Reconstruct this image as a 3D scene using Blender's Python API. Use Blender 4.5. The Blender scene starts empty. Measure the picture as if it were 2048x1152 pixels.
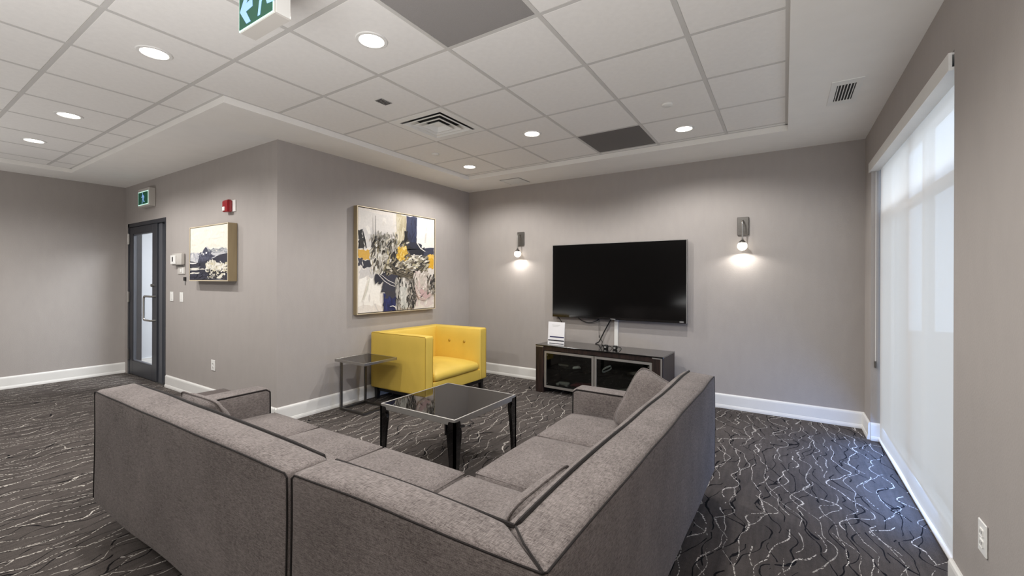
import bpy, bmesh, math, random
from mathutils import Vector, Matrix, noise
D = bpy.data
SC = bpy.context.scene
COL = SC.collection
R = math.radians
rnd = random.Random(7)

# ------------------------------------------------------------------ camera, world, exposure
CZ = 1.3616
cam = D.cameras.new('camera'); camo = D.objects.new('camera', cam); COL.objects.link(camo)
cam.sensor_fit = 'HORIZONTAL'; cam.sensor_width = 36.0
cam.lens = 852.553 / 2048 * 36.0
cam.shift_y = -(576 - 559.195) / 2048
cam.clip_start = 0.05
yaw, roll = -0.569, 0.0033
rv = Vector((math.cos(yaw), -math.sin(yaw), 0)); fv = Vector((math.sin(yaw), math.cos(yaw), 0)); uv_ = Vector((0, 0, 1))
cx_ = rv * math.cos(roll) - uv_ * math.sin(roll) * -1
cx_ = rv * math.cos(roll) + uv_ * math.sin(roll)
cy_ = uv_ * math.cos(roll) - rv * math.sin(roll)
m = Matrix((cx_, cy_, -fv)).transposed().to_4x4(); m.translation = (0, 0, CZ)
camo.matrix_world = m
SC.camera = camo

w = D.worlds.new('world'); SC.world = w; w.use_nodes = True
bg = w.node_tree.nodes['Background']
bg.inputs[0].default_value = (0.52, 0.72, 1.0, 1); bg.inputs[1].default_value = 3.2
SC.view_settings.view_transform = 'Standard'; SC.view_settings.look = 'None'
SC.view_settings.gamma = 1.0; SC.view_settings.use_curve_mapping = False
SC.view_settings.exposure = 0.36
SC.cycles.use_denoising = True
SC.cycles.max_bounces = 8; SC.cycles.diffuse_bounces = 6; SC.cycles.transparent_max_bounces = 12
SC.cycles.sample_clamp_indirect = 6.0
SC.cycles.caustics_reflective = False; SC.cycles.caustics_refractive = False
DOWN_W = 54.0; SCONCE_W = 1.6
def area(name, loc, rot, sx, sy, e, col):
    l = D.lights.new(name, 'AREA'); l.shape = 'RECTANGLE'; l.size = sx; l.size_y = sy; l.energy = e; l.color = col
    o = D.objects.new(name, l); COL.objects.link(o); o.location = loc; o.rotation_euler = rot
    return o
# added soft fill lamps behind the viewer, facing up to brighten the ceiling
area('ceiling_fill', (-.7, -1.1, .85), (R(180), 0, 0), 2.8, 2.4, 110, (1, .985, .965))
area('ceiling_fill', (-6.2, -1.3, .35), (R(180), 0, 0), 2.6, 1.6, 34, (1, .985, .965))
# added cool lamp before the foot of the blind, standing in for daylight
area('daylight_fill', (.640, 3.85, .22), (0, R(60), 0), .16, 1.5, 7.5, (.20, .42, 1.0))

# ------------------------------------------------------------------ helpers
def lin(c):
    return tuple(((v / 255) / 12.92 if v / 255 <= .04045 else ((v / 255 + .055) / 1.055) ** 2.4) for v in c) + (1,)
def link(name, me, mat, parent=None, kind=None):
    o = D.objects.new(name, me); COL.objects.link(o)
    if mat is not None and not me.materials: me.materials.append(mat)
    if parent is not None: o.parent = parent
    if kind: o['kind'] = kind
    return o
def obj(name, bm, mat, parent=None, smooth=False, kind=None):
    me = D.meshes.new(name)
    bmesh.ops.recalc_face_normals(bm, faces=bm.faces[:])
    bm.to_mesh(me); bm.free()
    if smooth:
        for p in me.polygons: p.use_smooth = True
        if smooth != 'all':
            try: me.set_sharp_from_angle(angle=R(38))
            except Exception: pass
    return link(name, me, mat, parent, kind)
def thing(name, label, cat, loc=(0, 0, 0), rz=0, group=None):
    o = D.objects.new(name, None); COL.objects.link(o); o.empty_display_size = .05
    o.location = loc; o.rotation_euler = (0, 0, rz); o['label'] = label; o['category'] = cat
    if group: o['group'] = group
    return o
def tag(o, label, cat, group=None):
    o['label'] = label; o['category'] = cat
    if group: o['group'] = group
    return o
def box(bm, a, b, bev=0.0, seg=1, mtx=None):
    x0, y0, z0 = a; x1, y1, z1 = b
    r = bmesh.ops.create_cube(bm, size=1.0)
    vs = r['verts']
    for v in vs:
        v.co = Vector(((x0 + x1) / 2 + v.co.x * (x1 - x0), (y0 + y1) / 2 + v.co.y * (y1 - y0), (z0 + z1) / 2 + v.co.z * (z1 - z0)))
    if bev > 0:
        es = list({e for v in vs for e in v.link_edges})
        g = bmesh.ops.bevel(bm, geom=es, offset=bev, segments=seg, affect='EDGES', profile=.5)
        vs = list({v for v in g['verts']} | {v for f in g['faces'] for v in f.verts} | {v for v in vs if v.is_valid})
    if mtx is not None:
        for v in vs: v.co = mtx @ v.co
    return bm
def B(a, b, bev=0.0, seg=1):
    return box(bmesh.new(), a, b, bev, seg)
def prism(bm, pts, vec):
    """extrude a planar polygon (3D points) by vec"""
    vec = Vector(vec)
    a = [bm.verts.new(p) for p in pts]; b = [bm.verts.new(Vector(p) + vec) for p in pts]
    bm.faces.new(a); bm.faces.new(b[::-1])
    n = len(pts)
    for i in range(n): bm.faces.new((a[i], b[i], b[(i + 1) % n], a[(i + 1) % n]))
    return bm
def tube(bm, pts, r, n=8, closed=False, cap=True):
    pts = [Vector(p) for p in pts]; rings = []
    N = len(pts); up = Vector((0, 0, 1)); prev = None
    for i, p in enumerate(pts):
        if closed: t = pts[(i + 1) % N] - pts[i - 1]
        else: t = pts[min(i + 1, N - 1)] - pts[max(i - 1, 0)]
        if t.length < 1e-9: t = Vector((1, 0, 0))
        t.normalize()
        if prev is None:
            a = t.cross(up)
            if a.length < .1: a = t.cross(Vector((0, 1, 0)))
        else:
            a = prev - t * prev.dot(t)
        a.normalize(); prev = a
        b = t.cross(a)
        rr = r[i] if isinstance(r, (list, tuple)) else r
        rings.append([bm.verts.new(p + (a * math.cos(k * 2 * math.pi / n) + b * math.sin(k * 2 * math.pi / n)) * rr) for k in range(n)])
    M = N if closed else N - 1
    for i in range(M):
        A, C = rings[i], rings[(i + 1) % N]
        for k in range(n): bm.faces.new((A[k], A[(k + 1) % n], C[(k + 1) % n], C[k]))
    if cap and not closed:
        bm.faces.new(rings[0][::-1]); bm.faces.new(rings[-1])
    return bm
def lathe(bm, prof, n=24, c=(0, 0, 0), axis='z'):
    rings = []
    for r_, h in prof:
        ring = []
        for k in range(n):
            a = k * 2 * math.pi / n
            p = Vector((r_ * math.cos(a), r_ * math.sin(a), h))
            if axis == 'y': p = Vector((p.x, p.z, p.y))
            if axis == 'x': p = Vector((p.z, p.x, p.y))
            ring.append(bm.verts.new(p + Vector(c)))
        rings.append(ring)
    for i in range(len(rings) - 1):
        for k in range(n): bm.faces.new((rings[i][k], rings[i][(k + 1) % n], rings[i + 1][(k + 1) % n], rings[i + 1][k]))
    if prof[0][0] > 1e-6: bm.faces.new(rings[0][::-1])
    if prof[-1][0] > 1e-6: bm.faces.new(rings[-1])
    bmesh.ops.remove_doubles(bm, verts=bm.verts[:], dist=1e-6)
    return bm
def wob(p, a=.005, s=3.2):
    return Vector((noise.noise(p * s), noise.noise(p * s + Vector((7, 3, 1))), noise.noise(p * s + Vector((2, 9, 5))))) * a
def soft(corners, r=.02, n=(10, 10, 8), bulge=None, wa=.004, ws=3.2):
    """padded block: 8 corners (x fastest, then y, then z), rounded edges, bulge = dict axis-> amount, gently uneven"""
    c = [Vector(p) for p in corners]
    L = [((c[1] - c[0]).length + (c[7] - c[6]).length) / 2, ((c[2] - c[0]).length + (c[7] - c[5]).length) / 2, ((c[4] - c[0]).length + (c[7] - c[3]).length) / 2]
    def tri(u, v, w_):
        a = c[0].lerp(c[1], u); b = c[2].lerp(c[3], u); d = c[4].lerp(c[5], u); e = c[6].lerp(c[7], u)
        return a.lerp(b, v).lerp(d.lerp(e, v), w_)
    bulge = bulge or {}
    bm = bmesh.new(); cache = {}
    def grid(N, l):
        k = min(r / l, .49); pts = [0.0, k * .12, k * .45, k]
        m_ = max(N - 4, 2)
        pts += [k + (1 - 2 * k) * i / m_ for i in range(1, m_)]
        return pts + [1 - k, 1 - k * .45, 1 - k * .12, 1.0]
    G = [grid(n[i], L[i]) for i in range(3)]
    def vert(i, j, k):
        key = (i, j, k)
        if key in cache: return cache[key]
        q = [G[0][i], G[1][j], G[2][k]]
        p = Vector((q[0] * L[0], q[1] * L[1], q[2] * L[2]))
        inn = Vector([min(max(p[a], min(r, L[a] * .49)), L[a] - min(r, L[a] * .49)) for a in range(3)])
        d = p - inn
        if d.length > 1e-9: p = inn + d.normalized() * min(r, min(L) * .49)
        uvw = [p[a] / L[a] for a in range(3)]
        P = tri(*uvw)
        for (ax, sd), amt in bulge.items():
            t = uvw[ax] if sd > 0 else 1 - uvw[ax]
            o_ = [a for a in range(3) if a != ax]
            f = 1.0
            for a in o_: f *= max(0, 1 - (2 * uvw[a] - 1) ** 4) ** .8
            e = [0, 0, 0]; e[ax] = 1
            dirv = (tri(*[1 if a == ax else .5 for a in range(3)]) - tri(*[0 if a == ax else .5 for a in range(3)])).normalized() * sd
            P = P + dirv * amt * f * max(0, t) ** 3
        P = P + wob(P, wa, ws)
        v = bm.verts.new(P); cache[key] = v; return v
    I, J, K = [len(g) - 1 for g in G]
    for i in range(I):
        for j in range(J):
            bm.faces.new((vert(i, j, 0), vert(i, j + 1, 0), vert(i + 1, j + 1, 0), vert(i + 1, j, 0)))
            bm.faces.new((vert(i, j, K), vert(i + 1, j, K), vert(i + 1, j + 1, K), vert(i, j + 1, K)))
    for i in range(I):
        for k in range(K):
            bm.faces.new((vert(i, 0, k), vert(i + 1, 0, k), vert(i + 1, 0, k + 1), vert(i, 0, k + 1)))
            bm.faces.new((vert(i, J, k), vert(i, J, k + 1), vert(i + 1, J, k + 1), vert(i + 1, J, k)))
    for j in range(J):
        for k in range(K):
            bm.faces.new((vert(0, j, k), vert(0, j, k + 1), vert(0, j + 1, k + 1), vert(0, j + 1, k)))
            bm.faces.new((vert(I, j, k), vert(I, j + 1, k), vert(I, j + 1, k + 1), vert(I, j, k + 1)))
    return bm
def bx8(a, b):
    (x0, y0, z0), (x1, y1, z1) = a, b
    return [(x, y, z) for z in (z0, z1) for y in (y0, y1) for x in (x0, x1)]
def seam(bm, pts, r, wa=.004, ws=3.2, step=.04, closed=False):
    out = []
    P = [Vector(p) for p in pts]
    if closed: P.append(P[0])
    for a, b in zip(P[:-1], P[1:]):
        k = max(1, int((b - a).length / step))
        out += [a.lerp(b, i / k) for i in range(k)]
    if not closed: out.append(P[-1])
    return tube(bm, [p + wob(p, wa, ws) for p in out], r, 6, closed)

# ------------------------------------------------------------------ materials
def mat(name, col, rough=.6, metal=0.0, spec=.5, var=0.0, vscale=8.0, bump=0.0, bscale=120.0, stretch=(1, 1, 1), coat=0.0, col2=None, emit=None, estr=0.0, sheen=0.0):
    m = D.materials.new(name); m.use_nodes = True
    nt = m.node_tree; N = nt.nodes; Lk = nt.links
    b = N['Principled BSDF']
    c = lin(col)
    b.inputs['Base Color'].default_value = c
    b.inputs['Roughness'].default_value = rough; b.inputs['Metallic'].default_value = metal
    b.inputs['Specular IOR Level'].default_value = spec
    b.inputs['Coat Weight'].default_value = coat
    b.inputs['Sheen Weight'].default_value = sheen
    if emit:
        b.inputs['Emission Color'].default_value = lin(emit); b.inputs['Emission Strength'].default_value = estr
    if var or bump:
        tc = N.new('ShaderNodeTexCoord'); mp = N.new('ShaderNodeMapping')
        mp.inputs['Scale'].default_value = stretch
        Lk.new(tc.outputs['Object'], mp.inputs[0])
    if var:
        nz = N.new('ShaderNodeTexNoise'); nz.inputs['Scale'].default_value = vscale; nz.inputs['Detail'].default_value = 6
        Lk.new(mp.outputs[0], nz.inputs['Vector'])
        rp = N.new('ShaderNodeValToRGB')
        c2 = lin(col2) if col2 else tuple(v * (1 - var) for v in c[:3]) + (1,)
        rp.color_ramp.elements[0].position = .3; rp.color_ramp.elements[1].position = .7
        rp.color_ramp.elements[0].color = c2
        rp.color_ramp.elements[1].color = c if col2 else tuple(min(1, v * (1 + var)) for v in c[:3]) + (1,)
        Lk.new(nz.outputs['Fac'], rp.inputs[0]); Lk.new(rp.outputs[0], b.inputs['Base Color'])
    if bump:
        n2 = N.new('ShaderNodeTexNoise'); n2.inputs['Scale'].default_value = bscale; n2.inputs['Detail'].default_value = 4
        Lk.new(mp.outputs[0], n2.inputs['Vector'])
        bp = N.new('ShaderNodeBump'); bp.inputs['Strength'].default_value = bump; bp.inputs['Distance'].default_value = .004
        Lk.new(n2.outputs['Fac'], bp.inputs['Height']); Lk.new(bp.outputs[0], b.inputs['Normal'])
    return m

def fabric_mat(name, c1, c2, weave=420.0, rough=.92):
    """melange woven cloth: two yarn tones, crossed weave, long soft blotches"""
    m = D.materials.new(name); m.use_nodes = True
    nt = m.node_tree; N = nt.nodes; L = nt.links; b = N['Principled BSDF']
    b.inputs['Roughness'].default_value = rough; b.inputs['Specular IOR Level'].default_value = .2
    b.inputs['Sheen Weight'].default_value = .08; b.inputs['Sheen Roughness'].default_value = .5
    tc = N.new('ShaderNodeTexCoord')
    def nz(sc, st, det=3):
        mp = N.new('ShaderNodeMapping'); mp.inputs['Scale'].default_value = st
        L.new(tc.outputs['Object'], mp.inputs[0])
        n = N.new('ShaderNodeTexNoise'); n.inputs['Scale'].default_value = sc; n.inputs['Detail'].default_value = det
        L.new(mp.outputs[0], n.inputs['Vector']); return n.outputs['Fac']
    def mth(op, a, b_):
        n = N.new('ShaderNodeMath'); n.operation = op
        for i, v in enumerate((a, b_)):
            if isinstance(v, (int, float)): n.inputs[i].default_value = v
            else: L.new(v, n.inputs[i])
        return n.outputs[0]
    a = nz(weave, (1, .12, 1)); c = nz(weave, (.12, 1, 1)); d = nz(5, (1, 1, 1), 5); e = nz(90, (1, 1, 1), 2)
    mix = mth('ADD', mth('MULTIPLY', mth('ADD', a, c), .36), mth('ADD', mth('MULTIPLY', d, .16), mth('MULTIPLY', e, .14)))
    rp = N.new('ShaderNodeValToRGB'); rp.color_ramp.elements[0].position = .36; rp.color_ramp.elements[1].position = .64
    rp.color_ramp.elements[0].color = lin(c1); rp.color_ramp.elements[1].color = lin(c2)
    L.new(mix, rp.inputs[0]); L.new(rp.outputs[0], b.inputs['Base Color'])
    bp = N.new('ShaderNodeBump'); bp.inputs['Strength'].default_value = .35; bp.inputs['Distance'].default_value = .002
    L.new(mix, bp.inputs['Height']); L.new(bp.outputs[0], b.inputs['Normal'])
    return m

def carpet_mat():
    m = D.materials.new('carpet_veined'); m.use_nodes = True
    nt = m.node_tree; N = nt.nodes; L = nt.links; b = N['Principled BSDF']
    b.inputs['Roughness'].default_value = .95; b.inputs['Specular IOR Level'].default_value = .15
    tc = N.new('ShaderNodeTexCoord')
    def mth(op, a, b_=0.0, clamp=False):
        n = N.new('ShaderNodeMath'); n.operation = op; n.use_clamp = clamp
        for i, v in enumerate((a, b_)):
            if isinstance(v, (int, float)): n.inputs[i].default_value = v
            else: L.new(v, n.inputs[i])
        return n.outputs[0]
    def vmath(op, a, b_):
        n = N.new('ShaderNodeVectorMath'); n.operation = op
        for i, v in enumerate((a, b_)):
            if isinstance(v, tuple): n.inputs[i].default_value = v
            else: L.new(v, n.inputs[i])
        return n.outputs[0]
    def nz(vec, sc, det=2, out='Fac'):
        n = N.new('ShaderNodeTexNoise'); n.inputs['Scale'].default_value = sc; n.inputs['Detail'].default_value = det
        L.new(vec, n.inputs['Vector']); return n.outputs[out]
    obj_ = tc.outputs['Object']
    def veins(off, gap, amp, fx, fy, wid, gate_t):
        """meandering threads that run along the room (+y) and cross one another, broken into stitched lengths"""
        base = vmath('ADD', obj_, off)
        sp = N.new('ShaderNodeSeparateXYZ'); L.new(base, sp.inputs[0])
        big_ = nz(vmath('MULTIPLY', base, (fx, fy, 0)), 1.0, 1.5)
        small = nz(base, 26, 2)
        ph = mth('ADD', mth('MULTIPLY', sp.outputs['X'], 1 / gap), mth('ADD', mth('MULTIPLY', big_, amp), mth('MULTIPLY', small, .07)))
        fr = mth('ABSOLUTE', mth('SUBTRACT', mth('FRACT', ph), .5))
        wn = mth('MULTIPLY', mth('ADD', nz(base, 12, 2), -.15), wid / gap * 1.6)
        line = mth('LESS_THAN', fr, wn)
        g = mth('GREATER_THAN', nz(vmath('MULTIPLY', base, (1.6, 1, 0)), 3.2, 2), gate_t)
        dash = mth('GREATER_THAN', nz(base, 80, 1), .46)
        full = mth('MULTIPLY', line, g)
        return mth('MULTIPLY', full, dash), full
    Wa, _ = veins((3.1, 1.7, 0), .125, 4.0, 2.1, 2.4, .0048, .43)
    Wb, _ = veins((23.7, 11.9, 0), .135, -4.2, 2.3, 2.3, .0048, .44)
    _, Ka = veins((9.4, 31.0, 0), .13, 4.2, 2.0, 2.4, .0066, .44)
    _, Kb = veins((41.4, 6.3, 0), .15, -4.2, 2.2, 2.5, .006, .46)
    K = mth('MAXIMUM', Ka, Kb); W, W2 = Wa, Wb
    tuft = nz(obj_, 330, 2); blot = nz(obj_, 1.6, 4); mid = nz(obj_, 38, 3)
    rp = N.new('ShaderNodeValToRGB'); streak = nz(vmath('MULTIPLY', obj_, (46, 4.5, 1)), 1.0, 3)
    L.new(mth('ADD', mth('MULTIPLY', tuft, .45), mth('ADD', mth('MULTIPLY', blot, .2), mth('ADD', mth('MULTIPLY', mid, .12), mth('MULTIPLY', streak, .23)))), rp.inputs[0])
    rp.color_ramp.elements[0].position = .33; rp.color_ramp.elements[1].position = .68
    rp.color_ramp.elements[0].color = lin((54, 50, 49)); rp.color_ramp.elements[1].color = lin((106, 99, 95))
    def mixc(f, a, c):
        n = N.new('ShaderNodeMix'); n.data_type = 'RGBA'
        L.new(f, n.inputs[0]); L.new(a, n.inputs[6])
        n.inputs[7].default_value = c; return n.outputs[2]
    c = mixc(K, rp.outputs[0], lin((22, 20, 22)))
    c = mixc(W, c, lin((214, 208, 200))); c = mixc(W2, c, lin((190, 184, 176)))
    L.new(c, b.inputs['Base Color'])
    bp = N.new('ShaderNodeBump'); bp.inputs['Strength'].default_value = .6; bp.inputs['Distance'].default_value = .006
    L.new(tuft, bp.inputs['Height']); L.new(bp.outputs[0], b.inputs['Normal'])
    return m

def wall_mat():
    m = mat('wall_vinyl_taupe', (169, 163, 159), .8, spec=.25, var=.02, vscale=14, bump=.25, bscale=260, stretch=(1, 1, .35))
    return m

def wood_mat(name, c1, c2, sc=(18, 18, 1.6), rough=.4):
    m = D.materials.new(name); m.use_nodes = True
    nt = m.node_tree; N = nt.nodes; L = nt.links; b = N['Principled BSDF']; b.inputs['Roughness'].default_value = rough
    tc = N.new('ShaderNodeTexCoord'); mp = N.new('ShaderNodeMapping'); mp.inputs['Scale'].default_value = sc
    L.new(tc.outputs['Object'], mp.inputs[0])
    n = N.new('ShaderNodeTexNoise'); n.inputs['Scale'].default_value = 2.2; n.inputs['Detail'].default_value = 8; n.inputs['Distortion'].default_value = 1.6
    L.new(mp.outputs[0], n.inputs['Vector'])
    rp = N.new('ShaderNodeValToRGB'); rp.color_ramp.elements[0].position = .35; rp.color_ramp.elements[1].position = .65
    rp.color_ramp.elements[0].color = lin(c1); rp.color_ramp.elements[1].color = lin(c2)
    L.new(n.outputs['Fac'], rp.inputs[0]); L.new(rp.outputs[0], b.inputs['Base Color'])
    return m

def glass_mat(name, tint=(255, 255, 255), refl=.08):
    m = D.materials.new(name); m.use_nodes = True
    nt = m.node_tree; N = nt.nodes; L = nt.links; N.remove(N['Principled BSDF'])
    t = N.new('ShaderNodeBsdfTransparent'); t.inputs[0].default_value = lin(tint)
    g = N.new('ShaderNodeBsdfGlossy'); g.inputs['Roughness'].default_value = .02
    lw = N.new('ShaderNodeLayerWeight'); lw.inputs[0].default_value = .5
    pw = N.new('ShaderNodeMath'); pw.operation = 'POWER'; pw.inputs[1].default_value = 5; L.new(lw.outputs['Facing'], pw.inputs[0])
    fr = N.new('ShaderNodeMath'); fr.operation = 'MULTIPLY_ADD'; fr.inputs[1].default_value = .6; fr.inputs[2].default_value = refl * .5; L.new(pw.outputs[0], fr.inputs[0])
    mx = N.new('ShaderNodeMixShader'); L.new(fr.outputs[0], mx.inputs[0]); L.new(t.outputs[0], mx.inputs[1]); L.new(g.outputs[0], mx.inputs[2])
    L.new(mx.outputs[0], N['Material Output'].inputs[0])
    return m

def blind_mat():
    m = D.materials.new('blind_fabric'); m.use_nodes = True
    nt = m.node_tree; N = nt.nodes; L = nt.links; N.remove(N['Principled BSDF'])
    d = N.new('ShaderNodeBsdfDiffuse'); d.inputs[0].default_value = lin((236, 235, 232))
    t = N.new('ShaderNodeBsdfTranslucent'); t.inputs[0].default_value = (.95, .75, .59, 1)
    mx = N.new('ShaderNodeMixShader'); mx.inputs[0].default_value = .5
    L.new(d.outputs[0], mx.inputs[1]); L.new(t.outputs[0], mx.inputs[2])
    tr = N.new('ShaderNodeBsdfTransparent'); mo = N.new('ShaderNodeMixShader'); mo.inputs[0].default_value = .10   # open weave
    L.new(mx.outputs[0], mo.inputs[1]); L.new(tr.outputs[0], mo.inputs[2]); L.new(mo.outputs[0], N['Material Output'].inputs[0])
    return m

def attr_mat(name, rough=.6):
    """paint: colour read from the brush strokes' own colour attribute"""
    m = D.materials.new(name); m.use_nodes = True
    nt = m.node_tree; N = nt.nodes; L = nt.links; b = N['Principled BSDF']; b.inputs['Roughness'].default_value = rough
    a = N.new('ShaderNodeVertexColor'); a.layer_name = 'paint'
    tc = N.new('ShaderNodeTexCoord'); nz = N.new('ShaderNodeTexNoise'); nz.inputs['Scale'].default_value = 40; nz.inputs['Detail'].default_value = 5
    L.new(tc.outputs['Object'], nz.inputs['Vector'])
    mr = N.new('ShaderNodeMapRange'); mr.inputs[3].default_value = .82; mr.inputs[4].default_value = 1.12
    L.new(nz.outputs['Fac'], mr.inputs[0])
    mx = N.new('ShaderNodeVectorMath'); mx.operation = 'SCALE'
    L.new(a.outputs[0], mx.inputs[0]); L.new(mr.outputs[0], mx.inputs['Scale']); L.new(mx.outputs[0], b.inputs['Base Color'])
    return m

M = dict(
    wall=wall_mat(), carpet=carpet_mat(),
    tile=mat('ceiling_tile_white', (238, 236, 233), .9, spec=.2, var=.02, vscale=30, bump=.15, bscale=300),
    soffit=mat('ceiling_paint', (240, 238, 234), .85, spec=.25, var=.015, vscale=6, bump=.08, bscale=150),
    grid=mat('ceiling_grid_metal', (205, 203, 200), .5),
    white=mat('white_trim_paint', (232, 231, 228), .45, var=.015, vscale=9),
    plastic=mat('white_plastic', (236, 236, 233), .35),
    cream=mat('cover_plastic', (196, 192, 186), .3),
    grey_panel=mat('grey_perforated_panel', (150, 147, 146), .6, var=.05, vscale=200, bump=.3, bscale=400),
    dark_panel=mat('dark_return_panel', (104, 101, 100), .6, var=.08, vscale=200, bump=.4, bscale=400),
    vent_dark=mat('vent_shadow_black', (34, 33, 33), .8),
    vent_grey=mat('vent_grey', (150, 149, 147), .6),
    door=mat('door_charcoal_metal', (52, 54, 60), .42, var=.06, vscale=3),
    door_lit=mat('door_charcoal_lit', (86, 88, 94), .45, var=.05, vscale=3),  # lighter copy of the door metal, its lit look put into the colour
    steel=mat('brushed_steel', (176, 174, 170), .32, metal=1.0, var=.06, vscale=30, stretch=(1, 1, 12)),
    steel_dark=mat('brushed_nickel', (120, 117, 113), .38, metal=1.0, var=.08, vscale=30, stretch=(1, 1, 14)),
    chrome=mat('chrome', (225, 225, 225), .08, metal=1.0),
    alu=mat('satin_aluminium', (170, 167, 163), .42, metal=.7, var=.04, vscale=20),
    black_gloss=mat('black_lacquer', (16, 15, 15), .18, coat=.6),
    black_glass=mat('black_glass', (10, 10, 10), .03, spec=.45),
    black=mat('black_plastic', (18, 18, 19), .45),
    tv=mat('tv_screen', (9, 9, 9), .10, spec=.5),
    tv_rim=mat('tv_rim_steel', (150, 148, 145), .5, metal=.3),
    wood=wood_mat('dark_walnut', (24, 17, 16), (54, 39, 35)),
    plinth=mat('dark_wood_leg', (22, 18, 17), .45, var=.15, vscale=15, stretch=(1, 1, .2)),
    leather=mat('yellow_leather', (222, 190, 86), .48, spec=.4, var=.05, vscale=3.5, bump=.12, bscale=240),
    leather_seam=mat('yellow_leather_seam', (170, 136, 38), .55),
    sofa=fabric_mat('sofa_fabric', (60, 53, 51), (138, 130, 127)),
    sofa_pipe_shaded=fabric_mat('sofa_piping_shaded', (22, 19, 19), (40, 35, 34), 600),  # piping darkened, the shade along the seams put into its colour
    ottoman=fabric_mat('ottoman_fabric', (58, 50, 49), (92, 83, 80)),
    gold=mat('champagne_frame', (158, 142, 112), .42, metal=.35, var=.07, vscale=40, stretch=(1, 1, .1)),
    gold_light=mat('champagne_frame_face', (226, 212, 184), .38, metal=.25),
    frame_gap=mat('frame_gap_black', (30, 26, 22), .8),
    paint=attr_mat('oil_paint'),
    red=mat('alarm_red', (150, 14, 26), .25, coat=.4),
    glass=glass_mat('clear_glass'), smoked=glass_mat('smoked_glass', (214, 217, 214)), win_low=glass_mat('window_glass_dimmed', (226, 227, 228)),  # lower window tint added to dim the daylight on the lower blind
    blind=blind_mat(),
    exit_green=mat('exit_green', (2, 74, 54), .4, emit=(8, 132, 92), estr=.10),
    exit_white=mat('exit_white', (150, 190, 240), .4, emit=(150, 195, 255), estr=.35),
    exit_border=mat('exit_border', (225, 255, 245), .4, emit=(205, 255, 240), estr=.5),
    lamp=mat('lamp_lens', (255, 250, 240), .4, emit=(255, 246, 232), estr=9.0),
    bulb=mat('sconce_bulb', (255, 250, 240), .3, emit=(255, 244, 226), estr=2.6),
    corridor=mat('corridor_paint', (214, 218, 224), .8),
    paper=mat('white_paper', (238, 238, 242), .6), navy=mat('navy_print', (48, 50, 92), .5), navy2=mat('navy_print_dark', (32, 34, 48), .5), greyprint=mat('grey_print', (196, 198, 198), .5),
    maroon=mat('maroon_cloth', (96, 42, 48), .9), asphalt=mat('outside_ground', (120, 120, 118), .9), ivory=mat('thread_white', (240, 238, 232), .8),
)

# ------------------------------------------------------------------ room dimensions
HS, HT = 2.670, 2.720
YB, XL, XR, Y1, XF, YN = 5.064, -4.013, .623, 2.181, -8.045, -3.3
T = .6096; GX0, GY0 = -1.6779, 1.9147
WY0, WY1 = 2.612, 4.735           # window opening along the right wall
WZ1 = 2.375
DX0, DX1, DZ = -7.92, -6.585, 2.135   # door opening in the door wall

# ------------------------------------------------------------------ structure
obj('floor', B((-12, YN - .5, -.1), (XR + .25, YB + 2.2, 0)), M['carpet'], kind='structure')
obj('wall_back', B((XL - .15, YB, 0), (XR + .3, YB + .15, HS + .1)), M['wall'], kind='structure')
obj('wall_side', B((XL - .15, Y1 + .12, 0), (XL, YB, HS + .1)), M['wall'], kind='structure')
bm = bmesh.new()
box(bm, (XF - .15, Y1, 0), (DX0, Y1 + .12, HS + .1)); box(bm, (DX1, Y1, 0), (XL, Y1 + .12, HS + .1)); box(bm, (DX0, Y1, DZ), (DX1, Y1 + .12, HS + .1))
obj('wall_door', bm, M['wall'], kind='structure')
obj('wall_near', B((XF - .15, YN - .15, 0), (XR + .2, YN, HS + .1)), M['ottoman'], kind='structure')
obj('wall_left', B((XF - .15, YN, 0), (XF, Y1, HS + .1)), M['wall'], kind='structure')
bm = bmesh.new()
box(bm, (XR, YN, 0), (XR + .2, WY0, HS + .1)); box(bm, (XR, WY1, 0), (XR + .2, YB, HS + .1)); box(bm, (XR, WY0, WZ1), (XR + .2, WY1, HS + .1))
obj('wall_right', bm, M['wall'], kind='structure')

# ceiling: dropped soffit ring around the tiled tray; the tray tiles and bars are its pieces
TX0, TX1, TXL, TY1, TY2 = -3.51, .020, -7.47, 1.51, 4.42
bm = bmesh.new()
TOP = HT + .12
box(bm, (XL, TY2, HS), (XR, YB, TOP)); box(bm, (TX1, YN, HS), (XR, TY2, TOP)); box(bm, (XL, TY1, HS), (TX0, TY2, TOP))
box(bm, (XF, TY1, HS), (XL, Y1, TOP)); box(bm, (XF, YN, HS), (TXL, TY1, TOP))
ceil = obj('ceiling', bm, M['soffit'], kind='structure')
obj('ceiling_deck', B((XF - .2, YN, TOP), (XR + .3, YB + .2, TOP + .05)), M['soffit'], kind='structure')
def inside(x, y):
    return (y < TY1 and TXL < x < TX1) or (TX0 < x < TX1 and y < TY2)
xs = sorted([TXL, TX0 + 1e-6, TX1] + [GX0 + T * k for k in range(-12, 6) if TXL < GX0 + T * k < TX1 and abs(GX0 + T * k - TX0) > .02])
ys = sorted([YN, TY1, TY2] + [GY0 + T * k for k in range(-12, 6) if YN < GY0 + T * k < TY2])
gx = [GX0 + T * k for k in range(-10, 4)]; gy = [GY0 + T * k for k in range(-9, 6)]
bar = .012
DIFF = (-2, 1); GREY = (0, -1); DARK = (0, 3)
cache = {}
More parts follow.
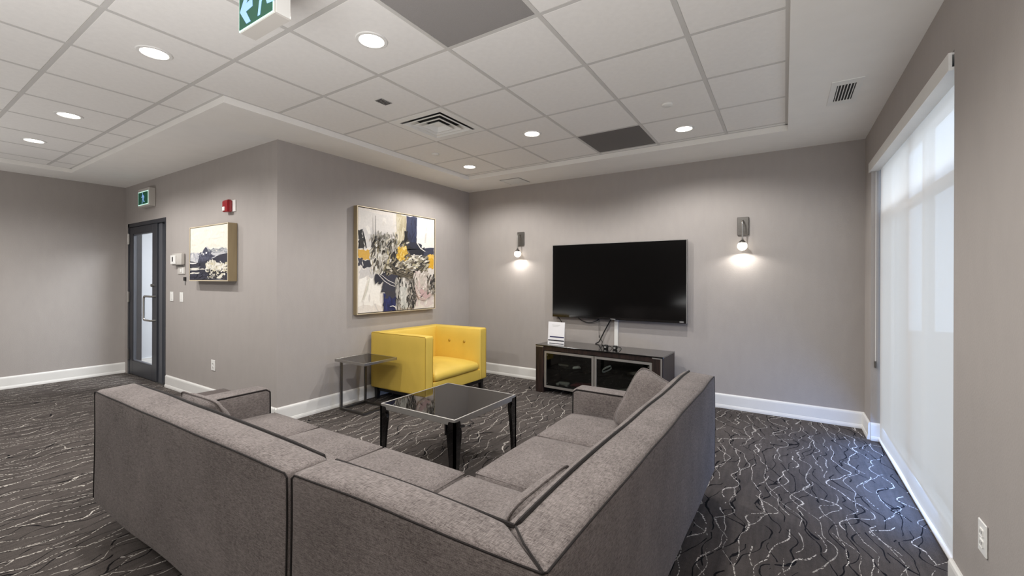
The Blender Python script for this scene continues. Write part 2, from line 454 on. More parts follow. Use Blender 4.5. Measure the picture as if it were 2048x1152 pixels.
for i in range(-10, 4):
    for j in range(-9, 5):
        x0, x1 = GX0 + T * i, GX0 + T * (i + 1); y0, y1 = GY0 + T * j, GY0 + T * (j + 1)
        x0, x1 = max(x0, TXL), min(x1, TX1); y0, y1 = max(y0, YN), min(y1, TY2)
        if x1 - x0 < .03 or y1 - y0 < .03: continue
        if not inside((x0 + x1) / 2, y0 + .015): continue
        if x0 < TX0 - .01 and y1 > TY1: y1 = TY1
        if y1 - y0 < .03: continue
        if (i, j) == DIFF: continue
        wx, wy = x1 - x0 - 2 * bar, y1 - y0 - 2 * bar
        key = (round(wx, 4), round(wy, 4), (i, j) in (GREY, DARK) and (i, j))
        if key not in cache:
            mt = M['grey_panel'] if (i, j) == GREY else M['dark_panel'] if (i, j) == DARK else M['tile']
            me = D.meshes.new('ceiling_tile'); b_ = B((-wx / 2, -wy / 2, 0), (wx / 2, wy / 2, .016), .003); b_.to_mesh(me); b_.free(); me.materials.append(mt); cache[key] = me
        o = link('return_air_panel' if (i, j) in (GREY, DARK) else 'ceiling_tile', cache[key], None, ceil)
        o.location = ((x0 + x1) / 2, (y0 + y1) / 2, HT + .001)
        if (i, j) == DARK: o['label'] = 'dark grey return air panel beside the back soffit'
        if (i, j) == GREY: o['label'] = 'mid grey return air panel at top of the picture'
bm = bmesh.new()
for k in range(-10, 4):
    x = GX0 + T * k
    if not TXL < x < TX1: continue
    box(bm, (x - bar, YN, HT), (x + bar, TY1 if x < TX0 - .02 else TY2, HT + .02))
for k in range(-9, 5):
    y = GY0 + T * k
    box(bm, (TXL if y < TY1 else TX0, y - bar, HT + .0006), (TX1, y + bar, HT + .02))
for a, b_ in (((TXL, TY1 - .02), (TX0, TY1)), ((TX0, TY1), (TX0 + .02, TY2)), ((TX0, TY2 - .02), (TX1, TY2)), ((TX1 - .02, YN), (TX1, TY2)), ((TXL, YN), (TXL + .02, TY1))):
    box(bm, (a[0], a[1], HT + .0003), (b_[0], b_[1], HT + .02))
obj('ceiling_grid', bm, M['grid'], ceil, kind='stuff')

# baseboards with a stepped shoe
def baseboard(name, p, q, nrm, ext=0.0):
    p, q, nrm = Vector(p), Vector(q), Vector(nrm)
    prof = [(0, 0), (.022, 0), (.022, .016), (.017, .034), (.0145, .036), (.0145, .128), (.012, .140), (.006, .146), (.004, .150), (0, .150)]
    bm = bmesh.new()
    prism(bm, [p + nrm * a + Vector((0, 0, h)) for a, h in prof], q - p)
    return obj(name, bm, M['white'], kind='structure')
g = .001
baseboard('baseboard_back', (XL, YB - g, 0), (XR, YB - g, 0), (0, -1, 0))
baseboard('baseboard_side', (XL + g, Y1 - .02, 0), (XL + g, YB, 0), (1, 0, 0))
baseboard('baseboard_door', (DX1 + .03, Y1 - g, 0), (XL + .022, Y1 - g, 0), (0, -1, 0))
baseboard('baseboard_left', (XF + g, YN, 0), (XF + g, Y1, 0), (1, 0, 0))
baseboard('baseboard_right', (XR - g, WY1, 0), (XR - g, YB, 0), (-1, 0, 0))
baseboard('baseboard_near', (XR - g, YN, 0), (XR - g, WY0, 0), (-1, 0, 0))
baseboard('baseboard_reveal', (XR, WY1 - g, 0), (XR + .14, WY1 - g, 0), (0, -1, 0))

# ------------------------------------------------------------------ window, blind, daylight side
bm = bmesh.new(); X0, X1 = XR + .125, XR + .175
for y in (WY0, WY1 - .05): box(bm, (X0, y, 0), (X1, y + .05, WZ1))
for z in (0, 1.90, WZ1 - .05): box(bm, (X0, WY0, z), (X1, WY1, z + .05))
for y in (3.70,): box(bm, (X0, y, 0), (X1, y + .05, WZ1))
win = obj('window_1', bm, M['white'], kind='structure')
for (a, b_) in ((WY0 + .05, 3.70), (3.75, WY1 - .05)):
    obj('pane', B((X0 + .02, a, 1.95), (X0 + .026, b_, WZ1 - .05)), M['glass'], win)
    obj('pane', B((X0 + .02, a, .05), (X0 + .026, b_, 1.90)), M['win_low'], win)
obj('ground_outside', B((XR + .25, -6, -.12), (14, 16, -.02)), M['asphalt'], kind='structure')
bl = thing('roller_blind', 'tall white roller blind pulled down over the window in the right wall', 'blind', (XR, (WY0 + WY1) / 2, 0))
yc = (WY0 + WY1) / 2
bm = bmesh.new()
ny, nz_ = 22, 30; rows = []
for k in range(nz_ + 1):
    z = .035 + (2.315 - .035) * k / nz_
    row = []
    for i in range(ny + 1):
        y = WY0 + .10 + (WY1 - .02 - WY0 - .10) * i / ny - yc
        d = .004 * math.sin(i * .55) * (1 - k / nz_) ** .5 + .003 * noise.noise(Vector((y * 2, z * 2, 3)))
        row.append(bm.verts.new((.060 + d, y, z)))
    rows.append(row)
for k in range(nz_):
    for i in range(ny): bm.faces.new((rows[k][i], rows[k][i + 1], rows[k + 1][i + 1], rows[k + 1][i]))
obj('blind_fabric', bm, M['blind'], bl, smooth='all')
bm = bmesh.new(); tube(bm, [(.060, WY0 + .24 - yc, .022), (.060, WY1 - .02 - yc, .022)], .014, 12); obj('bottom_rail', bm, M['white'], bl, smooth=True)
bm = bmesh.new(); tube(bm, [(.07, WY0 + .02 - yc, 2.33), (.07, WY1 - .02 - yc, 2.33)], .022, 14); obj('roller_tube', bm, M['plastic'], bl, smooth=True)
bm = bmesh.new(); tube(bm, [(.03, WY1 - .012 - yc, z) for z in (2.29, 1.6, .9, .66)], .0022, 6); obj('pull_cord', bm, M['ivory'], bl)
obj('cord_tensioner', B((.024, WY1 - .014 - yc, .62), (.036, WY1 - .002 - yc, .68), .003), M['steel_dark'], bl)
bm = bmesh.new()
prism(bm, [(XR - .012, WY0 + .03, 2.297), (XR - .012, WY0 + .03, 2.376), (XR + .03, WY0 + .03, 2.376), (XR + .03, WY0 + .03, 2.366), (XR, WY0 + .03, 2.366), (XR, WY0 + .03, 2.312), (XR + .055, WY0 + .03, 2.312), (XR + .055, WY0 + .03, 2.297)], (0, 4.787 - WY0 - .03, 0))
tag(obj('blind_valance', bm, M['white']), 'long white valance board across the top of the window', 'valance')

# ------------------------------------------------------------------ door, corridor
cor = obj('wall_corridor', B((XF - .30, Y1 + .12, 0), (XF - .15, 6.2, HS)), M['corridor'], kind='structure')
obj('wall_corridor_end', B((XF - .3, 6.2, 0), (XL - .15, 6.3, HS)), M['corridor'], kind='structure')
obj('ceiling_corridor', B((XF - .3, Y1 + .12, HS), (XL - .15, 6.3, HS + .05)), M['corridor'], kind='structure')
bm = bmesh.new(); box(bm, (XF - .149, Y1 + .13, 0), (XF - .13, 6.2, .15)); obj('baseboard_corridor', bm, M['white'], kind='structure')
al = D.lights.new('corridor_lamp', 'AREA'); al.energy = 85; al.shape = 'RECTANGLE'; al.size = .6; al.size_y = 1.6; al.color = (.86, .93, 1.0)
fx = thing('corridor_light_fixture', 'corridor ceiling light beyond the glass door', 'light', (-6.6, 3.6, HS))
obj('lens', B((-.3, -.8, -.03), (.3, .8, -.001)), M['lamp'], fx)
alo = D.objects.new('corridor_lamp', al); COL.objects.link(alo); alo.location = (0, 0, -.04); alo.parent = fx
# frame
dr = obj('door_1', bmesh.new(), M['door'], kind='structure')
bm = bmesh.new(); fy0, fy1 = Y1 - .004, Y1 + .14
box(bm, (DX0, fy0, 0), (DX0 + .05, fy1, DZ)); box(bm, (DX0, fy0, DZ - .05), (DX1, fy1, DZ))
me = D.meshes.new('door_1'); bm.to_mesh(me); bm.free(); me.materials.append(M['door']); dr.data = me
LX0, LX1 = DX0 + .055, -6.885
ly0, ly1 = Y1 + .002, Y1 + .048; lz0, lz1 = .012, DZ - .055
gx0, gx1, gz0, gz1 = LX0 + .115, LX1 - .155, .20, 1.985
bm = bmesh.new()
box(bm, (LX0, ly0, lz0), (gx0, ly1, lz1), .002); box(bm, (gx1, ly0, lz0), (LX1, ly1, lz1), .002)
box(bm, (gx0, ly0, lz0), (gx1, ly1, gz0), .002); box(bm, (gx0, ly0, gz1), (gx1, ly1, lz1), .002)
obj('door_leaf', bm, M['door'], dr)
bm = bmesh.new()
for a, b_ in (((gx0, gz0), (gx1, gz0 + .014)), ((gx0, gz1 - .014), (gx1, gz1)), ((gx0, gz0), (gx0 + .014, gz1)), ((gx1 - .014, gz0), (gx1, gz1))):
    box(bm, (a[0], ly0 + .008, a[1]), (b_[0], ly1 - .008, b_[1]))
obj('glazing_bead', bm, M['door_lit'], dr)
obj('glass', B((gx0, ly0 + .02, gz0), (gx1, ly0 + .026, gz1)), M['glass'], dr)
bm = bmesh.new()
hx, hz0, hz1 = gx1 - .10, .81, 1.125
pts = []
def arc(c, r_, a0, a1, n=6): return [(c[0] + r_ * math.cos(R(a0 + (a1 - a0) * i / n)), c[1], c[2] + r_ * math.sin(R(a0 + (a1 - a0) * i / n))) for i in range(n + 1)]
ro = .03; xr_ = gx1 + .11; yh = ly0 - .05
pts = [(xr_, ly0, hz1), (xr_, yh, hz1)] + arc((hx - .02 + ro, yh, hz1 - ro), ro, 90, 180) + arc((hx - .02 + ro, yh, hz0 + ro), ro, 180, 270) + [(xr_, yh, hz0), (xr_, ly0, hz0)]
tube(bm, pts, .013, 10); obj('pull_handle', bm, M['steel'], dr, smooth=True)
bm = bmesh.new(); lathe(bm, [(.0, -.03), (.018, -.03), (.02, -.018), (.02, 0), (0, 0)], 14, (gx1 + .05, ly0, 1.27), 'y'); obj('lock_cylinder', bm, M['steel'], dr, smooth=True)
for z in (1.92, 1.10, .28):
    bm = bmesh.new(); tube(bm, [(DX0 + .045, Y1 - .014, z - .075), (DX0 + .045, Y1 - .014, z + .075)], .011, 8); box(bm, (DX0 + .02, Y1 - .008, z - .07), (DX0 + .07, Y1 - .002, z + .07)); obj('hinge', bm, M['steel'], dr)
# dark side panels; white strip put in for light through the latch gap
bm = bmesh.new(); box(bm, (LX1 + .006, Y1 + .02, .012), (-6.765, Y1 + .07, lz1)); obj('side_panel', bm, M['door_lit'], dr)
bm = bmesh.new(); box(bm, (-6.757, Y1 + .05, .012), (-6.650, Y1 + .10, lz1)); obj('side_panel', bm, M['door'], dr)
bm = bmesh.new(); box(bm, (-6.612, Y1 - .004, 0), (DX1, fy1, DZ - .05)); obj('door_jamb', bm, M['door'], dr)
bm = bmesh.new(); box(bm, (-6.648, Y1 + .055, .40), (-6.620, Y1 + .075, lz1 - .02), .004); obj('edge_strip', bm, M['white'], dr)
obj('threshold', B((LX1, Y1 - .01, .001), (DX1, Y1 + .14, .012)), M['steel'], dr)
tag(obj('paper_notice', B((-6.70, Y1 + .0455, 1.47), (-6.625, Y1 + .0475, 1.80)), M['paper']), 'white paper notice taped to the dark panel beside the glass door', 'notice')

# ------------------------------------------------------------------ ceiling fixtures
def downlight(x, y, lbl, z=HT, seen=True):
    t = thing('downlight', lbl, 'light', (x, y, z), 0, 'recessed ceiling downlights')
    bm = bmesh.new(); lathe(bm, [(.066, -.001), (.070, -.006), (.086, -.005), (.090, 0.0), (.066, 0.0), (.066, -.001)], 32); obj('trim_ring', bm, M['white'], t, smooth=True)
    bm = bmesh.new(); lathe(bm, [(0, -.0035), (.05, -.003), (.066, -.001)], 32); obj('lens', bm, M['lamp'], t, smooth=True)
    l = D.lights.new('downlight_lamp', 'SPOT'); l.energy = DOWN_W; l.spot_size = R(158); l.spot_blend = .45; l.shadow_soft_size = .030; l.color = (1.0, .975, .945)
    lo = D.objects.new('downlight_lamp', l); COL.objects.link(lo); lo.location = (0, 0, -.02); lo.parent = t
def tc(i, j): return GX0 + T * (i + .5), GY0 + T * (j + .5)
downlight(*tc(-3, -2), 'round downlight left of the hanging exit sign')
downlight(*tc(-6, -2), 'middle downlight of the three at far left of the ceiling')
downlight(*tc(-8, -2), 'leftmost downlight, nearest the left wall')
downlight(*tc(-1, -1), 'bright downlight right of the hanging exit sign, near the top')
downlight(*tc(-1, 2), 'downlight between the square diffuser and the dark grey panel')
downlight(*tc(1, 3), 'rightmost downlight, beside the dark grey panel')
downlight(*tc(-3, 3), 'farthest downlight, above the corner behind the armchair')
for i, j in ((-6, -5), (-8, -5), (1, -2)):  # added unseen downlights, extra light for the sofa tops and left wall
    downlight(*tc(i, j), {(1, -2): 'added round fill downlight just above the picture, over the right sofa arm side', (-6, -5): 'added round fill downlight behind the viewer on the left', (-8, -5): 'added round fill downlight behind the viewer by the left wall'}[(i, j)])

# square diffuser
dx, dy = tc(*DIFF)
df = thing('air_diffuser', 'square white four-way air diffuser with nested louvres in the tiled ceiling', 'vent', (dx, dy, HT))
def sqring(bm, h0, z0, h1, z1, t=.003):
    pts0 = [(-h0, -h0), (h0, -h0), (h0, h0), (-h0, h0)]; pts1 = [(-h1, -h1), (h1, -h1), (h1, h1), (-h1, h1)]
    for k in range(4):
        a, b_ = pts0[k], pts0[(k + 1) % 4]; c, d = pts1[(k + 1) % 4], pts1[k]
        vs = [bm.verts.new((*a, z0)), bm.verts.new((*b_, z0)), bm.verts.new((*c, z1)), bm.verts.new((*d, z1))]
        vt = [bm.verts.new(v.co + Vector((0, 0, t))) for v in vs]
        bm.faces.new(vs); bm.faces.new(vt[::-1])
        for q in range(4): bm.faces.new((vs[q], vt[q], vt[(q + 1) % 4], vs[(q + 1) % 4]))
bm = bmesh.new(); sqring(bm, .297, -.002, .235, -.002, .004); obj('frame', bm, M['plastic'], df)
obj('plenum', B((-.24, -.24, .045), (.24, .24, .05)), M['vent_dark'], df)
bm = bmesh.new(); sqring(bm, .2365, 0, .2365 - .004, .05, .003); obj('duct_throat', bm, M['vent_grey'], df)
for h0, z0, h1, z1 in ((.205, -.012, .145, .030), (.145, -.014, .092, .026), (.088, -.016, .045, .018)):
    bm = bmesh.new(); sqring(bm, h0, z0, h1, z1); sqring(bm, h0 + .013, z0 + .002, h0 - .001, z0, .002); obj('louvre', bm, M['plastic'], df)
obj('centre_plate', B((-.05, -.05, .014), (.05, .05, .018)), M['plastic'], df)
# small grille in tile
t = thing('speaker_grille', 'tiny grey louvred grille in the ceiling tile left of the square diffuser', 'vent', (-2.592, 2.218, HT))
obj('frame', B((-.038, -.053, -.003), (.038, .053, 0), .001), M['vent_grey'], t)
for k in range(6):
    obj('slot', B((-.030, -.047 + k * .0165, -.0045), (.030, -.040 + k * .0165, -.0025)), M['vent_dark'], t)
# soffit registers
t = thing('supply_register', 'white ceiling register with dark slots in the soffit near the window', 'vent', (.345, 3.73, HS))
bm = bmesh.new()
for a, b_ in (((-.085, -.225), (.085, -.155)), ((-.085, .155), (.085, .225)), ((-.085, -.155), (-.052, .155)), ((.052, -.155), (.085, .155))): box(bm, (a[0], a[1], -.006), (b_[0], b_[1], -.0005))
obj('frame', bm, M['plastic'], t)
obj('backing', B((-.053, -.156, -.002), (.053, .156, -.0004)), M['vent_dark'], t)
for k in range(6): obj('slat', B((-.046 + k * .0172, -.155, -.006), (-.041 + k * .0172, .155, -.001)), M['plastic'], t)
t = thing('return_grille', 'flat grey grille in the soffit over the back corner', 'vent', (-3.02, 4.785, HS))
obj('frame', B((-.15, -.145, -.005), (.15, .145, -.0005), .001), M['vent_grey'], t)
for k in range(16): obj('slat', B((-.138, -.132 + k * .0172, -.008), (.138, -.122 + k * .0172, -.004)), M['plastic'], t)
for (x, y, lb) in ((-.768, 3.42, 'small round sprinkler cover plate left of the rightmost downlight'), (-3.19, 3.44, 'small round sprinkler cover plate left of the farthest downlight')):
    bm = bmesh.new(); lathe(bm, [(0, -.012), (.036, -.012), (.040, -.009), (.040, 0)], 28); o = obj('sprinkler_cover', bm, M['plastic'], smooth=True); o.location = (x, y, HT); tag(o, lb, 'sprinkler')

# ------------------------------------------------------------------ exit signs
def poly_plate(bm, pts, y, flip=1, d=.0012):
    prism(bm, [(x, y, z) for x, z in pts], (0, -d, 0))
def running_man(parent, s, ox, oz, y):
    """flat pictogram: head, leaning body, arms, legs (drawn in a box about 1 wide and 1.3 high)"""
    P = lambda pts: [(ox + a * s, oz + b_ * s) for a, b_ in pts]
    bm = bmesh.new()
    poly_plate(bm, P([(.40 + .1 * math.cos(a * math.pi / 6), 1.16 + .1 * math.sin(a * math.pi / 6)) for a in range(12)]), y)
    poly_plate(bm, P([(.36, 1.02), (.62, 1.04), (.72, .94), (.70, .56), (.44, .52)]), y)
    poly_plate(bm, P([(.36, 1.02), (.44, .96), (.26, .74), (.06, .72), (.06, .80), (.22, .82)]), y)
    poly_plate(bm, P([(.66, 1.0), (.72, .92), (.92, .78), (.86, .58), (.78, .61), (.82, .75), (.68, .84)]), y)
    poly_plate(bm, P([(.44, .56), (.60, .56), (.42, .36), (.34, .02), (.22, .02), (.30, .40)]), y)
    poly_plate(bm, P([(.54, .56), (.71, .58), (.78, .32), (1.02, .26), (1.02, .16), (.70, .20)]), y)
    obj('running_figure', bm, M['exit_white'], parent)
es = thing('hanging_exit_sign', 'green lit exit sign with left arrow hanging from the ceiling at the top', 'sign', (-1.90, .94, HT))
W2, Hh = .143, .262
bm = B((-W2, 0, -.27), (W2, .072, -.012), .004); box(bm, (-.06, .015, -.012), (.06, .055, 0)); obj('sign_housing', bm, M['cream'], es)
obj('side_cover', B((W2 + .0002, .006, -.266), (W2 + .003, .066, -.016), .001), M['plastic'], es)
obj('border', B((-W2 + .002, -.002, -.268), (W2 - .002, 0, -.014)), M['exit_border'], es)
obj('face_panel', B((-W2 + .007, -.0035, -.262), (W2 - .007, -.0015, -.020)), M['exit_green'], es)
bm = bmesh.new()
ax, az = -.128, -.185
poly_plate(bm, [(ax, az), (ax + .058, az + .078), (ax + .096, az + .078), (ax + .055, az + .022), (ax + .105, az + .03), (ax + .108, az - .006), (ax + .052, az - .012), (ax + .092, az - .066), (ax + .056, az - .066)], -.0034)
obj('arrow', bm, M['exit_white'], es)
running_man(es, .155, -.012, -.252, -.0034)
es2 = thing('wall_exit_sign', 'small green running figure exit sign above the glass door', 'sign', (-7.10, Y1, 2.425))
bm = B((-.185, -.075, -.118), (.185, -.0005, .118), .006); obj('sign_housing', bm, M['cream'], es2)
obj('border', B((-.178, -.077, -.098), (.172, -.0745, .080)), M['exit_border'], es2)
obj('face_panel', B((-.165, -.0785, -.088), (.160, -.0765, .068)), M['exit_green'], es2)
running_man(es2, .112, -.06, -.082, -.0784)

# ------------------------------------------------------------------ things on the door wall
al_ = thing('fire_alarm', 'red fire alarm strobe on a white back plate above the small painting', 'alarm', (-4.885, Y1, 2.118))
obj('back_plate', B((-.035, -.012, -.058), (.095, -.0005, .062), .003), M['plastic'], al_)
bm = bmesh.new(); prism(bm, [(-.02, -.012, -.062), (-.085, -.03, -.062), (-.11, -.062, -.05), (-.11, -.062, .05), (-.085, -.03, .062), (-.02, -.012, .062)][0:0] or [(.04, -.012, -.065), (.04, -.012, .065), (-.075, -.012, .06), (-.085, -.012, .05), (-.085, -.012, -.05), (-.075, -.012, -.06)], (0, -.045, 0))
bmesh.ops.bevel(bm, geom=bm.edges[:], offset=.008, segments=2, affect='EDGES'); obj('body', bm, M['red'], al_, smooth=True)
obj('strobe_lens', B((-.072, -.063, -.048), (-.022, -.056, -.006), .003), M['plastic'], al_)
tp = thing('thermostat_cover', 'clear grey plastic cover over a white thermostat beside the small painting', 'thermostat', (-6.20, Y1, 1.595))
obj('back_plate', B((-.185, -.006, -.07), (-.03, -.0005, .072), .002), M['cream'], tp)
obj('cover_box', B((-.075, -.045, -.07), (.19, -.006, .068), .008, 2), M['cream'], tp, smooth=True)
obj('thermostat_body', B((-.07, -.062, -.06), (.06, -.045, .045), .004, 2), M['plastic'], tp)
obj('display', B((-.018, -.0645, -.03), (.008, -.0615, .025)), M['black'], tp)
tp = thing('wall_control', 'narrow grey control panel just under the thermostat cover', 'switch', (-6.11, Y1, 1.457))
obj('back_plate', B((-.10, -.010, -.045), (.10, -.0005, .045), .003), M['cream'], tp)
obj('lip', B((-.125, -.02, .05), (.095, -.0005, .06), .002), M['vent_grey'], tp); obj('button', B((-.02, -.014, -.02), (.02, -.010, .02), .001), M['plastic'], tp); obj('slider', B((.045, -.014, -.035), (.075, -.010, .035), .001), M['plastic'], tp)
bm = B((-.028, -.012, .0), (.028, -.0005, .045), .002); o = obj('key_hook', bm, M['black']); o.location = (-6.012, Y1, 1.335); tag(o, 'tiny black hook with tag left of the small painting', 'hook'); obj('hanging_tag', B((-.010, -.008, -.045), (.016, -.004, -.002)), M['vent_grey'], o)
def switch(x, z, lb, name='light_switch', cat='switch', hw=.046, hh=.058):
    t = thing(name, lb, cat, (x, Y1, z))
    obj('cover_plate', B((-hw, -.006, -hh), (hw, -.0005, hh), .002), M['plastic'], t)
    if cat == 'switch': obj('rocker', B((-.017, -.010, -.034), (.017, -.006, .034), .001), M['white'], t)
    else:
        for dz in (-.02, .02):
            f = obj('socket', B((-.017, -.0085, dz - .014), (.017, -.006, dz + .014), .002), M['white'], t)
            for q in (-.006, .006): obj('slot', B((q - .0012, -.0092, dz - .005), (q + .0012, -.0083, dz + .005)), M['black'], f)
switch(-6.395, 1.139, 'white light switch nearest the glass door'); switch(-6.11, 1.138, 'white light switch below the thermostat, second from the door')
switch(-5.286, .41, 'white outlet low on the wall under the small painting', 'wall_outlet', 'outlet')
t = thing('wall_outlet', 'white outlet on the right wall at lower right', 'outlet', (XR, 2.264, .414), R(-90))
obj('cover_plate', B((-.038, -.007, -.060), (.038, -.0005, .060), .003), M['plastic'], t)
for dz in (-.02, .02):
    f = obj('socket', B((-.017, -.0095, dz - .014), (.017, -.007, dz + .014), .003), M['white'], t)
    for q in (-.006, .006): obj('slot', B((q - .0012, -.0102, dz - .004), (q + .0012, -.0093, dz + .006)), M['black'], f)

# ------------------------------------------------------------------ paintings (brush strokes as thin paint pieces)
class Canvas:
    def __init__(s, w, h): s.v, s.f, s.c, s.n, s.w, s.h = [], [], [], 0, w, h
    def poly(s, pts, col):
        s.n += 1; b0 = len(s.v); e = s.n * .0000045
        for x, z in pts: s.v.append((min(max(x, 0), 1) * s.w, -e, min(max(z, 0), 1) * s.h))
        s.f.append(tuple(range(b0, b0 + len(pts)))); s.c.append(lin(col))
    def blob(s, x0, z0, x1, z1, col, j=.012, n=5):
        pts = []
        for a, b_ in (((x0, z0), (x1, z0)), ((x1, z0), (x1, z1)), ((x1, z1), (x0, z1)), ((x0, z1), (x0, z0))):
            for k in range(n):
                t_ = k / n; pts.append((a[0] + (b_[0] - a[0]) * t_ + rnd.uniform(-j, j), a[1] + (b_[1] - a[1]) * t_ + rnd.uniform(-j, j)))
        s.poly(pts, col)
    def stroke(s, pts, wd, col, j=.3):
        L_, R_ = [], []
        for k, (x, z) in enumerate(pts):
            a = pts[max(k - 1, 0)]; b_ = pts[min(k + 1, len(pts) - 1)]
            dx_, dz_ = b_[0] - a[0], b_[1] - a[1]; l = math.hypot(dx_, dz_) or 1
            ww = wd * (.5 if k in (0, len(pts) - 1) else 1) * (1 + rnd.uniform(-j, j))
            L_.append((x - dz_ / l * ww, z + dx_ / l * ww)); R_.append((x + dz_ / l * ww, z - dx_ / l * ww))
        for k in range(len(pts) - 1): s.poly([L_[k], R_[k], R_[k + 1], L_[k + 1]], col)
    def smear(s, x0, z0, x1, z1, cols, n, ang, ln, wd):
        """short overlapping dabs, kept inside their patch, drifting along one direction"""
        for _ in range(n):
            x, z = rnd.uniform(x0, x1), rnd.uniform(z0, z1); a = R(rnd.gauss(ang[0], ang[1] * .7)); l = ln * rnd.uniform(.25, .75)
            p = [(x - math.cos(a) * l / 2, z - math.sin(a) * l / 2)]
            for k in range(3):
                a += rnd.uniform(-.25, .25); p.append((p[-1][0] + math.cos(a) * l / 3, p[-1][1] + math.sin(a) * l / 3))
            p = [(min(max(q[0], x0 - .02), x1 + .02), min(max(q[1], z0 - .02), z1 + .02)) for q in p]
            c = rnd.choice(cols); c2 = rnd.choice(cols); t_ = rnd.random() * .5
            s.stroke(p, wd * rnd.uniform(.5, 1.8), tuple(u * (1 - t_) + v * t_ for u, v in zip(c, c2)), .5)
    def build(s, name, parent):
        me = D.meshes.new(name); me.from_pydata(s.v, [], s.f)
        at = me.color_attributes.new('paint', 'FLOAT_COLOR', 'CORNER')
        k = 0
        for p, c in zip(me.polygons, s.c):
            for _ in p.loop_indices: at.data[k].color = c; k += 1
        o = link(name, me, M['paint'], parent); o['kind'] = 'stuff'; return o
# large abstract on the side wall; local x runs along +y of the room
PW, PH = 1.245, 1.205
big = thing('large_painting', 'large square abstract painting in navy, ochre, black and cream over the armchair', 'painting', (XL, 3.022, .968), R(90))
fd = .062
def frame_parts(parent, W_, H_, d, lip):
    for a, b_ in (((0, 0), (lip, H_)), ((W_ - lip, 0), (W_, H_)), ((lip, 0), (W_ - lip, lip)), ((lip, H_ - lip), (W_ - lip, H_))):
        f = obj('frame_side', B((a[0], -d, a[1]), (b_[0], -.001, b_[1]), .001), M['gold'], parent)
        obj('frame_face', B((a[0] + .0005, -d - .0012, a[1] + .0005), (b_[0] - .0005, -d, b_[1] - .0005)), M['gold_light'], f)
    obj('shadow_gap', B((lip, -.03, lip), (W_ - lip, -.028, H_ - lip)), M['frame_gap'], parent)
frame_parts(big, PW, PH, fd, .009)
c0, c1 = .017, .017
cv = obj('canvas', B((c0, -fd + .006, c0), (PW - c0, -.03, PH - c0)), mat('canvas_cream', (226, 220, 212), .8), big)
K_ = Canvas(PW - 2 * c0, PH - 2 * c0)
CR, CW, LG, NV, NV2, BK, OC, OCL, UM, GB = (224, 217, 208), (238, 234, 226), (196, 192, 188), (52, 58, 84), (38, 44, 92), (28, 27, 28), (222, 172, 52), (204, 160, 70), (120, 108, 84), (188, 176, 146)
K_.blob(0, 0, 1, 1, CR, 0, 1)
K_.blob(.02, .72, .42, .98, (216, 211, 205), .02); K_.blob(.72, .66, .99, .98, CW, .02); K_.blob(.01, .06, .26, .34, CW, .02); K_.blob(.02, .34, .18, .43, LG, .02)
K_.blob(.05, .6, .3, .8, (206, 202, 198), .03); K_.blob(.66, .03, .98, .18, (214, 202, 198), .03)
K_.smear(.02, .02, .95, .95, [(214, 208, 200), (230, 225, 217), (205, 200, 194)], 60, (80, 40), .16, .012)
K_.blob(.455, .70, .585, .995, GB, .012); K_.smear(.46, .66, .57, .95, [(204, 194, 166), (214, 206, 184), (176, 164, 134)], 30, (90, 8), .2, .008)
K_.blob(.585, .62, .735, .995, NV, .01); K_.smear(.60, .66, .72, .96, [(44, 50, 74), (64, 70, 98), (40, 42, 60)], 24, (90, 10), .2, .01)
K_.blob(.575, .60, .80, .72, (44, 45, 60), .012); K_.blob(.555, .58, .60, .83, BK, .01); K_.blob(.70, .555, .995, .665, (66, 68, 84), .016); K_.blob(.60, .575, .84, .66, (36, 37, 46), .02)
K_.stroke([(.735, .90), (.74, .8), (.735, .72), (.79, .66), (.86, .63)], .006, (236, 232, 224))
K_.blob(0, .70, .045, .79, BK, .01); K_.blob(0, .61, .075, .72, (40, 38, 38), .015); K_.stroke([(.05, .78), (.07, .70), (.09, .62)], .012, BK)
K_.blob(0, .515, .13, .60, OCL, .01); K_.blob(0, .45, .05, .52, (60, 60, 70), .01); K_.blob(.05, .43, .145, .50, (52, 52, 60), .012)
K_.blob(.895, .44, .995, .585, OC, .012); K_.blob(.90, .56, .99, .60, (232, 190, 90), .01)
K_.smear(.14, .38, .36, .74, [(84, 78, 66), (190, 184, 170), (150, 140, 112), (52, 48, 44), (226, 222, 214)], 150, (75, 28), .13, .007)
K_.smear(.30, .36, .62, .72, [(98, 90, 72), (176, 164, 128), (54, 50, 45), (212, 206, 194), (30, 28, 27)], 190, (60, 40), .12, .008)
K_.blob(.475, .50, .60, .64, (206, 164, 60), .02); K_.smear(.46, .50, .62, .66, [(222, 182, 76), (190, 148, 50), (232, 206, 130)], 50, (75, 30), .09, .009)
K_.smear(.34, .34, .88, .50, [(40, 37, 35), (84, 76, 64), (150, 140, 116), (206, 199, 184), (28, 26, 26), (120, 110, 88)], 260, (20, 30), .13, .008)
K_.smear(.55, .44, .90, .58, [(214, 208, 192), (96, 88, 74), (36, 34, 34), (178, 170, 140), (236, 232, 222)], 130, (15, 20), .12, .007)
for k in range(10): K_.stroke([(.36 + .004 * k, .50 - k * .012), (.46, .40 - k * .009), (.60, .36 - k * .006), (.76, .40 - k * .01), (.87, .50 - k * .01)], rnd.uniform(.001, .004), rnd.choice([(40, 37, 35), (112, 104, 88), (90, 82, 66), (28, 26, 26)]))
K_.blob(.195, .29, .30, .37, (44, 44, 54), .02); K_.blob(.275, .18, .46, .36, (56, 56, 68), .02); K_.blob(.285, .0, .455, .18, NV2, .008); K_.smear(.29, .01, .45, .17, [(30, 36, 78), (48, 56, 108), (34, 38, 70)], 26, (88, 12), .12, .01)
K_.blob(.31, .14, .45, .21, (60, 58, 66), .02)
K_.stroke([(.22, .37), (.30, .30), (.38, .26), (.46, .24)], .003, (236, 232, 226)); K_.stroke([(.25, .37), (.34, .31), (.42, .28), (.48, .27)], .003, (236, 232, 226))
